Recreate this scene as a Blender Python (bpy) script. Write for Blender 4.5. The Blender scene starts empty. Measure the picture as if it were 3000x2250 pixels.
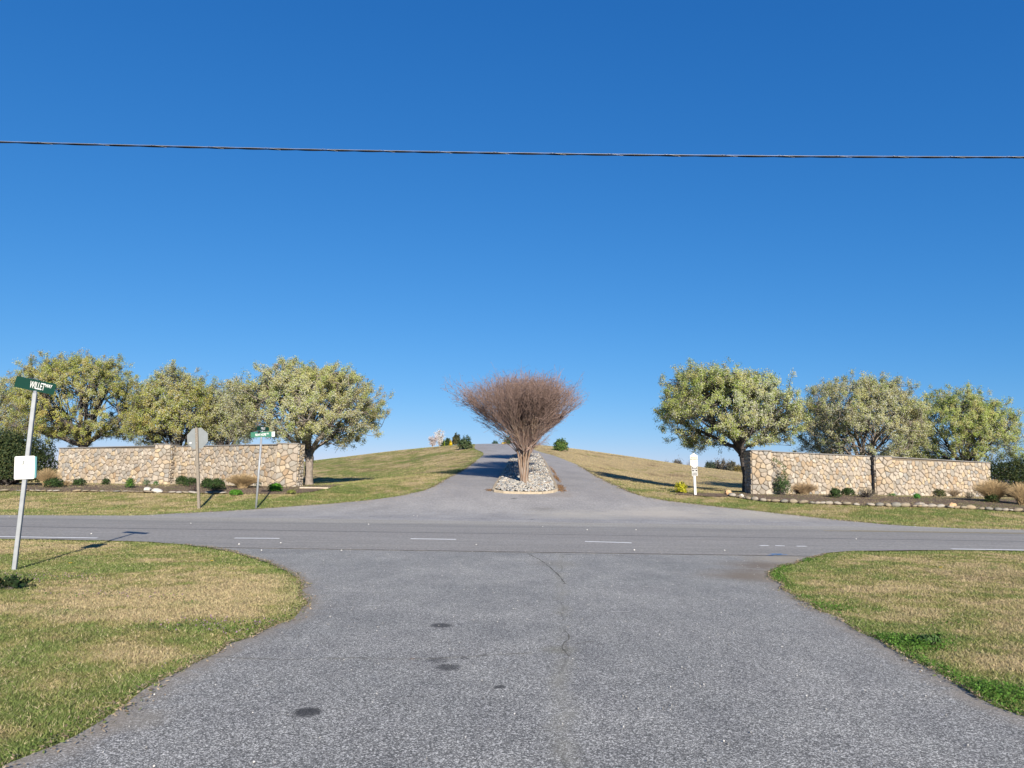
import bpy, bmesh, math, random
import numpy as np
from mathutils import Vector, Matrix, geometry

random.seed(7)
rng = np.random.default_rng(7)
S = bpy.context.scene
C = S.collection
R = math.radians

# ------------------------------------------------------------------ camera
CAM_H = 1.62
FPX = 2100.0                       # focal length in photo pixels (photo 3000 x 2250)
PITCH = math.atan(266 / FPX)
ROLL = R(0.84)
cd = bpy.data.cameras.new('camera')
cam = bpy.data.objects.new('camera', cd)
C.objects.link(cam)
cd.sensor_width = 36.0
cd.lens = FPX / 3000 * 36
cd.clip_start = 0.05
cd.clip_end = 9000
RM = Matrix.Rotation(math.pi / 2 + PITCH, 3, 'X') @ Matrix.Rotation(ROLL, 3, 'Z')
cam.matrix_world = Matrix.Translation((0, 0, CAM_H)) @ RM.to_4x4()
S.camera = cam

# ------------------------------------------------------------------ light
SUN_EL, SUN_AZ = 22.8, 13.5        # azimuth measured from -Y (behind the camera) towards +X
W = bpy.data.worlds.new('World')
S.world = W
W.use_nodes = True
wn = W.node_tree.nodes
bg = wn['Background']
sky = wn.new('ShaderNodeTexSky')
sky.sky_type = 'NISHITA'
sky.sun_disc = False
sky.sun_elevation = R(SUN_EL)
sky.sun_rotation = R(180 - SUN_AZ)
sky.altitude = 1000
sky.air_density = 1.0
sky.dust_density = 0.0
sky.ozone_density = 6.0
# tone response of the sky, the same curve for every direction
_sp = wn.new('ShaderNodeSeparateColor'); _cb = wn.new('ShaderNodeCombineColor')
W.node_tree.links.new(sky.outputs[0], _sp.inputs[0])
for _i, (_g, _a) in enumerate(((1.30, .268), (.775, .735), (.548, 1.56))):
    _p = wn.new('ShaderNodeMath'); _p.operation = 'POWER'; _p.inputs[1].default_value = _g
    _m2 = wn.new('ShaderNodeMath'); _m2.operation = 'MULTIPLY'; _m2.inputs[1].default_value = _a
    W.node_tree.links.new(_sp.outputs[_i], _p.inputs[0]); W.node_tree.links.new(_p.outputs[0], _m2.inputs[0]); W.node_tree.links.new(_m2.outputs[0], _cb.inputs[_i])
W.node_tree.links.new(_cb.outputs[0], bg.inputs[0])
bg.inputs[1].default_value = 0.088
sl = bpy.data.lights.new('sun', 'SUN')
sun = bpy.data.objects.new('sun', sl)
C.objects.link(sun)
sl.energy = 4.8
sl.angle = R(0.53)
sl.color = (1.0, 0.915, 0.79)
sv = Vector((math.sin(R(SUN_AZ)) * math.cos(R(SUN_EL)), -math.cos(R(SUN_AZ)) * math.cos(R(SUN_EL)), math.sin(R(SUN_EL))))
sun.rotation_euler = sv.to_track_quat('Z', 'Y').to_euler()
sun.location = sv * 60
S.view_settings.view_transform = 'Standard'
S.view_settings.look = 'None'
S.view_settings.exposure = 1.0
S.view_settings.gamma = 1
S.view_settings.use_curve_mapping = False
S.cycles.max_bounces = 6
S.cycles.transparent_max_bounces = 6

# ------------------------------------------------------------------ terrain
_ty = np.arange(-20, 400, 0.5)
_m = np.interp(_ty, [34, 36, 40, 50, 66, 80, 90, 98, 110, 135, 180, 260],
               [0, .05, .32, 1.1, 2.5, 3.85, 4.62, 4.92, 4.75, 3.8, 1.6, 0])
_k = np.exp(-(np.arange(-12, 13) / 5.0) ** 2); _k /= _k.sum()
_m = np.convolve(np.pad(_m, 12, mode='edge'), _k, mode='valid')
_mf = np.interp(_ty, [38, 50, 57, 66, 80, 90, 98, 110, 135, 180, 260], [0, .03, .18, .80, 2.75, 4.3, 4.85, 4.8, 3.9, 1.6, 0])
_mf = np.convolve(np.pad(_mf, 12, mode='edge'), _k, mode='valid')

def unit(v): return v / (np.linalg.norm(v, axis=-1)[..., None] + 1e-9)

def hgt(x, y):
    x = np.asarray(x, float); y = np.asarray(y, float)
    t = np.clip((y - 29) / 11, 0, 1)
    b = .78 * t * t * (3 - 2 * t)
    b = b - .22 * np.clip((np.abs(x) - 16) / 22, 0, 1) * t
    b = b * (1 - .9 * np.clip((y - 180) / 150, 0, 1))
    wc = np.exp(-(np.abs(x - .3) / 9.5) ** 3)
    mm = np.interp(y, _ty, _m) * wc + np.interp(y, _ty, _mf) * (1 - wc)
    g = np.exp(-(np.abs((x + 1.0) / 26.5)) ** 2.1)
    far = np.exp(-(np.maximum(np.abs(x) - 55, 0) / 20) ** 2)
    z = b + mm * (0.16 * far + .84 * g) * 1.015
    return z

def h(x, y):
    return float(hgt(x, y))

def ray(u, v):
    d = RM @ Vector(((u - 1500) / FPX, -(v - 1125) / FPX, -1))
    return d

def at(u, v, Y):
    """point of the photo pixel (u, v) at distance Y"""
    d = ray(u, v)
    t = Y / d.y
    return Vector((d.x * t, Y, CAM_H + d.z * t))

def gp(u, v):
    """where the photo pixel (u, v) meets the ground"""
    d = ray(u, v)
    a, prev = 1.5, 1.5
    while a < 400:
        p = d * (a / d.y)
        if CAM_H + p.z <= h(p.x, p.y):
            lo, hi = prev, a
            for _ in range(18):
                m = (lo + hi) / 2
                q = d * (m / d.y)
                if CAM_H + q.z <= h(q.x, q.y): hi = m
                else: lo = m
            q = d * (hi / d.y)
            return Vector((q.x, q.y, h(q.x, q.y)))
        prev = a
        a += 0.25 if a < 60 else 1
    p = d * (100 / d.y)
    return Vector((p.x, p.y, h(p.x, p.y)))

# ------------------------------------------------------------------ numpy noise
def _hash(ix, iy, s):
    n = (ix.astype(np.int64) * 374761393 + iy.astype(np.int64) * 668265263 + s * 974634777) & 0xffffffff
    n = ((n ^ (n >> 13)) * 1274126177) & 0xffffffff
    n = (n ^ (n >> 16)) & 0xffffff
    return n / float(0xffffff)

def vnoise(x, y, s=0):
    ix, iy = np.floor(x), np.floor(y)
    fx, fy = x - ix, y - iy
    fx = fx * fx * (3 - 2 * fx); fy = fy * fy * (3 - 2 * fy)
    a = _hash(ix, iy, s); b = _hash(ix + 1, iy, s); c = _hash(ix, iy + 1, s); d = _hash(ix + 1, iy + 1, s)
    return (a * (1 - fx) + b * fx) * (1 - fy) + (c * (1 - fx) + d * fx) * fy

def fbm(x, y, s=0, o=4):
    v, a, t = 0, 1, 0
    for i in range(o):
        v = v + a * vnoise(x * 2 ** i + 17.3 * i, y * 2 ** i - 9.1 * i, s + i); t += a; a *= .55
    return v / t

# ------------------------------------------------------------------ helpers
def link(o, parent=None, label=None, cat=None, group=None, kind=None):
    C.objects.link(o)
    if parent is not None: o.parent = parent
    if label: o['label'] = label
    if cat: o['category'] = cat
    if group: o['group'] = group
    if kind: o['kind'] = kind
    return o

def empty(name, loc, label, cat, group=None, rot=(0, 0, 0)):
    o = bpy.data.objects.new(name, None)
    o.empty_display_size = .2
    o.location = loc; o.rotation_euler = rot
    return link(o, None, label, cat, group)

def np_mesh(name, V, F, mat=None, tint=None, smooth=False):
    """V (n,3); F (m,k) constant k"""
    me = bpy.data.meshes.new(name)
    V = np.asarray(V, np.float32); F = np.asarray(F, np.int32)
    n, (m, k) = len(V), F.shape
    me.vertices.add(n); me.vertices.foreach_set('co', V.ravel())
    me.loops.add(m * k); me.loops.foreach_set('vertex_index', F.ravel())
    me.polygons.add(m)
    me.polygons.foreach_set('loop_start', np.arange(0, m * k, k, dtype=np.int32))
    me.polygons.foreach_set('loop_total', np.full(m, k, np.int32))
    if smooth: me.polygons.foreach_set('use_smooth', np.ones(m, bool))
    me.update(calc_edges=True)
    if tint is not None:
        a = me.color_attributes.new('tint', 'FLOAT_COLOR', 'POINT')
        t = np.ones((n, 4), np.float32); t[:, :3] = tint
        a.data.foreach_set('color', t.ravel())
    if mat: me.materials.append(mat)
    return me

def py_mesh(name, V, F, mat=None, smooth=False):
    me = bpy.data.meshes.new(name)
    me.from_pydata([tuple(v) for v in V], [], F)
    if smooth:
        for p in me.polygons: p.use_smooth = True
    if mat: me.materials.append(mat)
    return me

def part(name, me, parent, **kw):
    return link(bpy.data.objects.new(name, me), parent, **kw)

class MB:
    """collects boxes, tubes and plates into one mesh"""
    def __init__(s): s.V = []; s.F = []
    def add(s, V, F):
        b = len(s.V); s.V += [Vector(v) for v in V]; s.F += [[b + i for i in f] for f in F]; return s
    def box(s, c, d, m=None, bev=0.0):
        bm = bmesh.new()
        bmesh.ops.create_cube(bm, size=1)
        for v in bm.verts: v.co = Vector((v.co.x * d[0], v.co.y * d[1], v.co.z * d[2]))
        if bev: bmesh.ops.bevel(bm, geom=bm.edges[:], offset=bev, segments=1, affect='EDGES')
        for v in bm.verts: v.co = v.co + Vector(c)
        if m is not None:
            for v in bm.verts: v.co = m @ v.co
        bm.verts.index_update()
        s.add([v.co for v in bm.verts], [[v.index for v in f.verts] for f in bm.faces]); bm.free(); return s
    def plate(s, pts, y0, y1):
        """outline in the XZ plane, from y0 (front) to y1 (back)"""
        n = len(pts)
        V = [(p[0], y0, p[1]) for p in pts] + [(p[0], y1, p[1]) for p in pts]
        F = [list(range(n)), list(range(2 * n - 1, n - 1, -1))]
        F += [[(i + 1) % n, i, n + i, n + (i + 1) % n] for i in range(n)]
        return s.add(V, F)
    def tube(s, pts, rads, n=8, cap=True):
        pts = [Vector(p) for p in pts]
        V = []; F = []
        for i, p in enumerate(pts):
            d = (pts[min(i + 1, len(pts) - 1)] - pts[max(i - 1, 0)]).normalized()
            a = d.orthogonal().normalized() if abs(d.z) < .9 else Vector((1, 0, 0))
            b = d.cross(a).normalized(); a = b.cross(d)
            r = rads[i] if hasattr(rads, '__len__') else rads
            V += [p + (a * math.cos(2 * math.pi * k / n) + b * math.sin(2 * math.pi * k / n)) * r for k in range(n)]
        for i in range(len(pts) - 1):
            for k in range(n):
                F.append([i * n + k, i * n + (k + 1) % n, (i + 1) * n + (k + 1) % n, (i + 1) * n + k])
        if cap: F += [list(range(n))[::-1], [(len(pts) - 1) * n + k for k in range(n)]]
        return s.add(V, F)
    def mesh(s, name, mat, smooth=False):
        return py_mesh(name, s.V, s.F, mat, smooth)

# ------------------------------------------------------------------ materials
def new_mat(name, rough=.8, spec=.3):
    m = bpy.data.materials.new(name); m.use_nodes = True
    nt = m.node_tree; b = nt.nodes['Principled BSDF']
    b.inputs['Roughness'].default_value = rough
    b.inputs['Specular IOR Level'].default_value = spec
    return m, nt, b

class N:
    """small node-graph helper"""
    def __init__(s, nt): s.nt = nt
    def node(s, t, **kw):
        n = s.nt.nodes.new(t)
        for k, v in kw.items(): setattr(n, k, v)
        return n
    def L(s, a, b): s.nt.links.new(a, b)
    def setin(s, n, i, v):
        if hasattr(v, 'is_output') or isinstance(v, bpy.types.NodeSocket): s.L(v, n.inputs[i])
        else: n.inputs[i].default_value = v
    def math(s, op, a, b=0.0, c=0.0, clamp=False):
        n = s.node('ShaderNodeMath', operation=op, use_clamp=clamp)
        s.setin(n, 0, a); s.setin(n, 1, b); s.setin(n, 2, c); return n.outputs[0]
    def noise(s, vec, scale, detail=4, rough=.6, dist=0):
        n = s.node('ShaderNodeTexNoise'); s.L(vec, n.inputs['Vector'])
        n.inputs['Scale'].default_value = scale; n.inputs['Detail'].default_value = detail
        n.inputs['Roughness'].default_value = rough; n.inputs['Distortion'].default_value = dist
        return n.outputs['Fac']
    def voro(s, vec, scale, out='Distance', feat='F1'):
        n = s.node('ShaderNodeTexVoronoi', feature=feat); s.L(vec, n.inputs['Vector'])
        n.inputs['Scale'].default_value = scale; return n.outputs[out]
    def map(s, vec, scale=(1, 1, 1), loc=(0, 0, 0)):
        n = s.node('ShaderNodeMapping'); s.L(vec, n.inputs['Vector'])
        n.inputs['Scale'].default_value = scale; n.inputs['Location'].default_value = loc; return n.outputs[0]
    def ramp(s, fac, stops, interp='LINEAR'):
        n = s.node('ShaderNodeValToRGB'); s.L(fac, n.inputs[0]); cr = n.color_ramp; cr.interpolation = interp
        while len(cr.elements) < len(stops): cr.elements.new(.5)
        for e, (p, c) in zip(cr.elements, stops):
            e.position = p; e.color = (*c, 1) if len(c) == 3 else c
        return n.outputs[0]
    def step(s, v, a, b):
        n = s.node('ShaderNodeMapRange', interpolation_type='SMOOTHSTEP'); s.setin(n, 0, v)
        n.inputs[1].default_value = a; n.inputs[2].default_value = b
        return n.outputs[0]
    def mix(s, fac, a, b, blend='MIX'):
        n = s.node('ShaderNodeMix', data_type='RGBA', blend_type=blend)
        s.setin(n, 0, fac)
        for i, v in ((6, a), (7, b)):
            if isinstance(v, bpy.types.NodeSocket): s.L(v, n.inputs[i])
            else: n.inputs[i].default_value = (*v, 1)
        return n.outputs[2]
    def pos(s): return s.node('ShaderNodeNewGeometry').outputs['Position']
    def obj(s): return s.node('ShaderNodeTexCoord').outputs['Object']
    def bump(s, hgt_, b, strength=.4, dist=.01):
        n = s.node('ShaderNodeBump'); s.L(hgt_, n.inputs['Height'])
        n.inputs['Strength'].default_value = strength; n.inputs['Distance'].default_value = dist
        s.L(n.outputs[0], b.inputs['Normal'])
    def xyz(s, vec):
        n = s.node('ShaderNodeSeparateXYZ'); s.L(vec, n.inputs[0]); return n.outputs

def simple_mat(name, col, rough=.7, spec=.3, metal=0, var=.12, scale=8, bump=0.0):
    m, nt, b = new_mat(name, rough, spec); g = N(nt)
    b.inputs['Metallic'].default_value = metal
    n = g.noise(g.obj(), scale, 5)
    lo = tuple(c * (1 - var) for c in col); hi = tuple(min(1, c * (1 + var)) for c in col)
    g.L(g.ramp(n, [(.3, lo), (.7, hi)]), b.inputs['Base Color'])
    if bump: g.bump(g.noise(g.obj(), scale * 5, 4), b, .6, bump)
    return m

def tint_mat(name, rough=.75, trans=.0, var=.25, scale=30, spec=.15):
    """leaf / ground colour taken from the attribute 'tint' with a grain on it"""
    m, nt, b = new_mat(name, rough, spec); g = N(nt)
    a = g.node('ShaderNodeAttribute', attribute_name='tint').outputs['Color']
    if var:
        n = g.noise(g.pos(), scale, 3)
        v = g.ramp(n, [(.25, (1 - var,) * 3), (.75, (1 + var,) * 3)])
        a = g.mix(1.0, a, v, 'MULTIPLY')
    g.L(a, b.inputs['Base Color'])
    if trans:
        t = g.node('ShaderNodeBsdfTranslucent'); g.L(a, t.inputs['Color'])
        mx = g.node('ShaderNodeMixShader'); mx.inputs[0].default_value = trans
        g.L(b.outputs[0], mx.inputs[1]); g.L(t.outputs[0], mx.inputs[2])
        g.L(mx.outputs[0], nt.nodes['Material Output'].inputs[0])
    return m

M = {}
M['leaf'] = tint_mat('leaves', .6, .36, 0)
M['blade'] = tint_mat('grass_blades', .75, .2, 0)
M['bark'] = simple_mat('grey_bark', (.20, .17, .145), .9, .1, var=.35, scale=6, bump=.02)
M['dark_bark'] = simple_mat('dark_bark', (.085, .075, .07), .9, .1, var=.3, scale=6, bump=.02)
M['cap'] = simple_mat('wall_cap', (.17, .16, .15), .85, .2, var=.2, scale=5, bump=.004)
M['mortar'] = simple_mat('mortar', (.155, .128, .098), .95, .1, var=.25, scale=14, bump=.006)  # mortar, darkened so its colour carries the shadow in the stone joints
M['galv'] = simple_mat('galvanised_steel', (.25, .265, .28), .5, .4, metal=.15, var=.1, scale=12)
M['sign_back'] = simple_mat('sign_back_aluminium', (.175, .19, .195), .5, .4, metal=.05, var=.08, scale=5)
M['wood_post'] = simple_mat('weathered_wood', (.19, .165, .135), .85, .15, var=.25, scale=20, bump=.004)
M['green'] = simple_mat('sign_green', (.0035, .032, .02), .45, .4, var=.08, scale=4)
M['green_lighter'] = simple_mat('sign_green_lighter', (.02, .12, .075), .4, .5, var=.12, scale=3)  # lighter green than the other name blades
M['white'] = simple_mat('white_paint', (.56, .56, .545), .5, .4, var=.03, scale=6)
M['cream'] = simple_mat('cream_sign_face', (.50, .49, .42), .5, .4, var=.03, scale=6)
M['teal'] = simple_mat('faded_teal_print', (.14, .36, .34), .5, .3, var=.05)
M['teal_edge'] = simple_mat('teal_board_edge', (.08, .22, .24), .5, .3, var=.1)
M['greytext'] = simple_mat('grey_print', (.09, .11, .11), .6, .3, var=.1)
M['browntext'] = simple_mat('brown_print', (.10, .08, .04), .6, .3, var=.1)
M['brown'] = simple_mat('dark_brown_sign', (.018, .012, .010), .5, .3, var=.1)
M['bolt'] = simple_mat('bolt_steel', (.5, .5, .5), .4, .5, metal=.8)
M['cable_dark'] = simple_mat('black_cable', (.010, .011, .014), .8, .1, var=.2)
M['cable_light'] = simple_mat('bare_aluminium_strand', (.30, .30, .31), .45, .5, metal=.2, var=.15, scale=30)
M['line_white'] = simple_mat('road_paint_white', (.80, .80, .78), .7, .3, var=.12, scale=9)
M['line_faded'] = simple_mat('road_paint_worn', (.48, .47, .45), .8, .2, var=.15, scale=9)
M['line_yellow'] = simple_mat('road_paint_yellow', (.38, .31, .17), .8, .2, var=.15, scale=6)
M['line_blue'] = simple_mat('blue_utility_paint', (.07, .24, .52), .7, .3, var=.2, scale=30)
M['curb'] = simple_mat('curb_concrete', (.33, .275, .20), .9, .2, var=.2, scale=7, bump=.004)
M['stump'] = simple_mat('flat_paving_stone', (.42, .34, .26), .85, .2, var=.15, scale=9)

# stones: one material, every stone its own shade
def stone_mat(name, stops, scale=9, bump=.006, rough=.85):
    m, nt, b = new_mat(name, rough, .2); g = N(nt)
    r = g.node('ShaderNodeObjectInfo').outputs['Random']
    base = g.ramp(r, stops, 'CONSTANT')
    n = g.noise(g.pos(), scale, 6, .65)
    c = g.mix(1.0, base, g.ramp(n, [(.25, (.72, .70, .68)), (.5, (1, 1, 1)), (.75, (1.18, 1.14, 1.08))]), 'MULTIPLY')
    g.L(c, b.inputs['Base Color'])
    g.bump(g.noise(g.pos(), scale * 4, 6, .7), b, .7, bump)
    return m
M['fieldstone'] = stone_mat('fieldstone', [(0, (0.310, 0.253, 0.189)), (0.1, (0.289, 0.244, 0.195)), (0.2, (0.336, 0.291, 0.231)), (0.3, (0.242, 0.213, 0.174)), (0.38, (0.348, 0.283, 0.200)), (0.48, (0.303, 0.264, 0.220)), (0.58, (0.347, 0.302, 0.245)), (0.66, (0.253, 0.232, 0.199)), (0.72, (0.305, 0.236, 0.162)), (0.8, (0.297, 0.253, 0.202)), (0.86, (0.231, 0.213, 0.189)), (0.91, (0.272, 0.199, 0.130)), (0.95, (0.363, 0.324, 0.267))])
M['edging'] = stone_mat('edging_stone', [
    (0, (0.240, 0.203, 0.149)), (.2, (0.277, 0.245, 0.203)), (.4, (0.213, 0.175, 0.128)), (.6, (0.266, 0.213, 0.144)), (.75, (0.192, 0.181, 0.155)), (.88, (0.299, 0.272, 0.234))])
M['orange_rock'] = stone_mat('orange_rock', [(0, (.46, .30, .17))])
M['white_rock'] = stone_mat('white_rock', [(0, (.45, .43, .39))])
M['cobble'] = stone_mat('river_cobble', [
    (0, (0.340, 0.322, 0.285)), (.15, (0.255, 0.250, 0.237)), (.28, (0.376, 0.352, 0.304)), (.42, (0.218, 0.218, 0.218)), (.52, (0.352, 0.315, 0.261)),
    (.64, (0.304, 0.297, 0.279)), (.78, (0.401, 0.389, 0.365)), (.88, (0.292, 0.224, 0.170)), (.93, (0.170, 0.176, 0.182))], scale=14, bump=.003, rough=.7)
M['cobble_joined'] = tint_mat('cobble_far', .75, 0, .15, 10)
M['stone_joined'] = tint_mat('fieldstone_joined', .85, 0, .25, 9)

# ground
def ground_mat():
    m, nt, b = new_mat('lawn', .95, .05); g = N(nt)
    a = g.node('ShaderNodeAttribute', attribute_name='tint').outputs['Color']
    p = g.pos()
    n1 = g.noise(p, 26, 5, .75)
    n2 = g.noise(g.map(p, (1, .45, 1)), 5, 5, .7)
    v = g.mix(1.0, g.ramp(n1, [(.3, (.55, .56, .55)), (.7, (1.4, 1.36, 1.3))]), g.ramp(n2, [(.3, (.76, .8, .8)), (.7, (1.22, 1.18, 1.12))]), 'MULTIPLY')
    g.L(g.mix(1.0, a, v, 'MULTIPLY'), b.inputs['Base Color'])
    g.bump(g.noise(p, 30, 5, .8), b, 1.0, .05)
    return m
M['ground'] = ground_mat()

def spot(g, p, x, y, r, nz, soft=.5):
    s = g.xyz(p)
    dx = g.math('SUBTRACT', s[0], x); dy = g.math('SUBTRACT', s[1], y)
    d = g.math('SQRT', g.math('ADD', g.math('MULTIPLY', dx, dx), g.math('MULTIPLY', dy, dy)))
    d = g.math('ADD', d, g.math('MULTIPLY', g.math('SUBTRACT', nz, .5), r * .9))
    return g.math('SUBTRACT', 1.0, g.step(d, r * (1 - soft), r), clamp=True)

def asphalt_street():
    m, nt, b = new_mat('coarse_asphalt', .85, .25); g = N(nt)
    p = g.pos()
    col = g.voro(p, 135, 'Color')
    cv = g.xyz(col)[0]
    n_big = g.noise(p, .55, 5, .6)
    fine = g.noise(p, 160, 2, .6)
    stones = g.ramp(cv, [(0, (.070, .071, .067)), (.35, (.112, .113, .107)), (.58, (.222, .222, .209)), (.78, (.400, .397, .372)), (.95, (.67, .66, .62))])
    stones = g.mix(g.ramp(fine, [(.35, (0, 0, 0)), (.7, (.5, .5, .5))]), stones, (.18, .172, .163))
    s = g.xyz(p)
    # farther up the street the chippings are more worn and paler
    worn = g.step(s[1], 4.0, 14.5)
    clus = g.noise(p, 38, 3, .75)
    stones = g.mix(1.0, stones, g.ramp(clus, [(.30, (.60, .60, .60)), (.5, (.98, .98, .98)), (.70, (1.50, 1.49, 1.47))]), 'MULTIPLY')
    clus2 = g.noise(g.map(p, (1, .55, 1)), 17, 3, .8)
    stones = g.mix(worn, stones, g.mix(1.0, stones, g.ramp(clus2, [(.30, (.66, .66, .66)), (.70, (1.36, 1.36, 1.35))]), 'MULTIPLY'))
    c = g.mix(g.math('MULTIPLY', worn, .35), stones, (.300, .299, .282))
    c = g.mix(1.0, c, g.ramp(n_big, [(.3, (.84, .85, .86)), (.7, (1.14, 1.13, 1.12))]), 'MULTIPLY')
    # mottled worn patches
    n_mid = g.noise(g.map(p, (1, .5, 1)), 2.2, 5, .65)
    c = g.mix(1.0, c, g.ramp(n_mid, [(.35, (.88, .88, .89)), (.65, (1.08, 1.08, 1.07))]), 'MULTIPLY')
    # centre seam: a slightly pale, mossy joint down the street
    wob = g.math('MULTIPLY', g.math('SUBTRACT', g.noise(g.map(p, (.2, 1, 1)), .8, 3), .5), .32)
    dx = g.math('ABSOLUTE', g.math('SUBTRACT', g.math('SUBTRACT', g.math('ADD', s[0], wob), g.math('MULTIPLY', s[1], .069)), .03))
    seam = g.math('SUBTRACT', 1.0, g.step(g.math('ADD', dx, g.math('MULTIPLY', g.noise(p, 14, 4, .8), .12)), .04, .22), clamp=True)
    c = g.mix(g.math('MULTIPLY', g.math('MULTIPLY', seam, .40), g.step(g.noise(p, 1.3, 4), .36, .6)), c, (.27, .255, .20))
    crackn = g.math('SUBTRACT', 1.0, g.step(dx, .0, .022), clamp=True)
    c = g.mix(g.math('MULTIPLY', crackn, g.math('MULTIPLY', g.step(g.noise(p, .9, 3), .47, .56), .38)), c, (.07, .07, .06))
    # oil spots
    nz = g.noise(p, 16, 5, .8)
    for (u, v, r, k) in SPOTS:
        q = gp(u, v)
        c = g.mix(g.math('MULTIPLY', spot(g, p, q.x, q.y, r, nz), k), c, (.022, .022, .023))
    for (u, v, r, k, cc) in DIRT:
        q = gp(u, v)
        c = g.mix(g.math('MULTIPLY', spot(g, p, q.x, q.y, r, g.noise(p, 1.6, 5), .9), k), c, cc)
    du = g.node('ShaderNodeAttribute', attribute_name='dust').outputs['Fac']
    dn = g.math('MULTIPLY', g.math('MULTIPLY', du, 1.5), g.step(g.math('ADD', g.noise(p, 5, 6, .7), g.math('MULTIPLY', du, .25)), .42, .68), clamp=True)
    c = g.mix(g.math('MULTIPLY', dn, .7), c, (.26, .225, .18))
    # dusty joint against the main road
    c = g.mix(g.math('MULTIPLY', g.math('SUBTRACT', g.step(s[1], 14.2, 15.6), 0.0), .18), c, (.27, .26, .24))
    g.L(c, b.inputs['Base Color'])
    g.bump(g.math('ADD', cv, g.math('MULTIPLY', fine, .6)), b, .55, .006)
    return m
SPOTS = [(1292, 1834, .15, .72), (1312, 1957, .14, .65), (1285, 1936, .12, .4), (1463, 2015, .06, .75), (900, 2089, .125, .82),
         (1362, 1930, .05, .5), (1350, 1830, .04, .4), (1420, 1922, .05, .35)]
DIRT = [(2225, 1690, 1.3, .9, (.19, .155, .115)), (2262, 1660, 1.3, .9, (.17, .135, .10)), (2310, 1640, 1.2, .85, (.34, .295, .225)), (1625, 1652, .7, .35, (.19, .17, .13)), (1640, 1905, .25, .4, (.16, .15, .10)),
        (400, 2110, .3, .5, (.26, .23, .18)), (1208, 1932, .035, .8, (.30, .16, .07))]
M['street'] = asphalt_street()

def asphalt_road():
    m, nt, b = new_mat('road_asphalt', .85, .25); g = N(nt)
    p = g.pos(); s = g.xyz(p)
    nn = g.noise(g.map(p, (.12, 1, 1)), 2.2, 5, .6)
    y = g.math('ADD', s[1], g.math('MULTIPLY', g.math('SUBTRACT', nn, .5), .5))
    yy = g.math('DIVIDE', g.math('SUBTRACT', y, 15.0), 16.0)
    c = g.ramp(yy, [(0, (0.252, 0.238, 0.216)), (.08, (0.232, 0.222, 0.204)), (.22, (0.247, 0.236, 0.218)), (.30, (0.229, 0.218, 0.202)),
                    (.42, (0.239, 0.229, 0.211)), (.50, (0.216, 0.209, 0.194)), (.55, (0.283, 0.270, 0.241)), (.66, (0.299, 0.284, 0.253)),
                    (.78, (0.330, 0.316, 0.270)), (1, (0.324, 0.313, 0.270))])
    n1 = g.noise(g.map(p, (1, .45, 1)), 20, 4, .85)
    c = g.mix(1.0, c, g.ramp(n1, [(.3, (.66, .66, .66)), (.7, (1.36, 1.36, 1.36))]), 'MULTIPLY')
    n2 = g.noise(g.map(p, (.15, 1.2, 1)), 1.6, 6, .7)
    c = g.mix(1.0, c, g.ramp(n2, [(.3, (.90, .90, .90)), (.7, (1.20, 1.19, 1.17))]), 'MULTIPLY')
    # joint between the two lanes
    w = g.math('MULTIPLY', g.math('SUBTRACT', g.noise(g.map(p, (.25, .1, 1)), 1.0, 5), .5), .25)
    dj = g.math('ABSOLUTE', g.math('SUBTRACT', g.math('ADD', s[1], w), SEAM_Y))
    c = g.mix(g.math('MULTIPLY', g.math('SUBTRACT', 1.0, g.step(dj, .02, .09), clamp=True), .75), c, (.05, .05, .053))
    g.L(c, b.inputs['Base Color'])
    g.bump(n1, b, .5, .008)
    return m
SEAM_Y = gp(1500, 1565).y
M['road'] = asphalt_road()

def asphalt_drive():
    m, nt, b = new_mat('drive_asphalt', .85, .25); g = N(nt)
    p = g.pos(); s = g.xyz(p)
    n1 = g.noise(g.map(p, (1, .4, 1)), 14, 4, .85)
    near = g.math('SUBTRACT', 1.0, g.step(s[1], 29.5, 37))
    c = g.mix(near, (.250, .243, .238), (.305, .295, .278))
    n2 = g.noise(g.map(p, (.5, .25, 1)), 1.2, 6, .65)
    c = g.mix(1.0, c, g.ramp(n2, [(.3, (.84, .84, .85)), (.7, (1.14, 1.13, 1.12))]), 'MULTIPLY')
    c = g.mix(1.0, c, g.ramp(n1, [(.3, (.70, .70, .70)), (.7, (1.32, 1.32, 1.32))]), 'MULTIPLY')
    # wheel-worn cracks near the mouth of the drive
    cr = g.voro(g.map(p, (.55, 1.3, 1)), 1.1, 'Distance', 'DISTANCE_TO_EDGE')
    k = g.math('MULTIPLY', g.math('SUBTRACT', 1.0, g.step(cr, .0, .02), clamp=True), g.math('MULTIPLY', g.step(g.noise(p, .35, 3), .5, .62), near))
    c = g.mix(g.math('MULTIPLY', k, .6), c, (.07, .07, .07))
    for (u, v, r, kk, cc) in [(1590, 1492, 1.1, .45, (.17, .16, .14)), (1640, 1450, 1.2, .35, (.2, .16, .12)), (1700, 1512, 3.2, .6, (.40, .37, .31)), (1950, 1508, 3.4, .65, (.43, .39, .33)), (1505, 1461, .25, .7, (.05, .05, .05)), (2250, 1512, 3.2, .6, (.40, .37, .31)), (1720, 1380, .8, .3, (.25, .25, .25))]:
        q = gp(u, v)
        c = g.mix(g.math('MULTIPLY', spot(g, p, q.x, q.y, r, g.noise(p, 1.4, 5), .9), kk), c, cc)
    du = g.node('ShaderNodeAttribute', attribute_name='dust').outputs['Fac']
    dn = g.math('MULTIPLY', du, g.step(g.noise(p, 2.5, 6, .7), .40, .66), clamp=True)
    c = g.mix(g.math('MULTIPLY', dn, .7), c, (.33, .28, .22))
    g.L(c, b.inputs['Base Color'])
    g.bump(n1, b, .5, .01)
    return m
M['drive'] = asphalt_drive()

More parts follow.
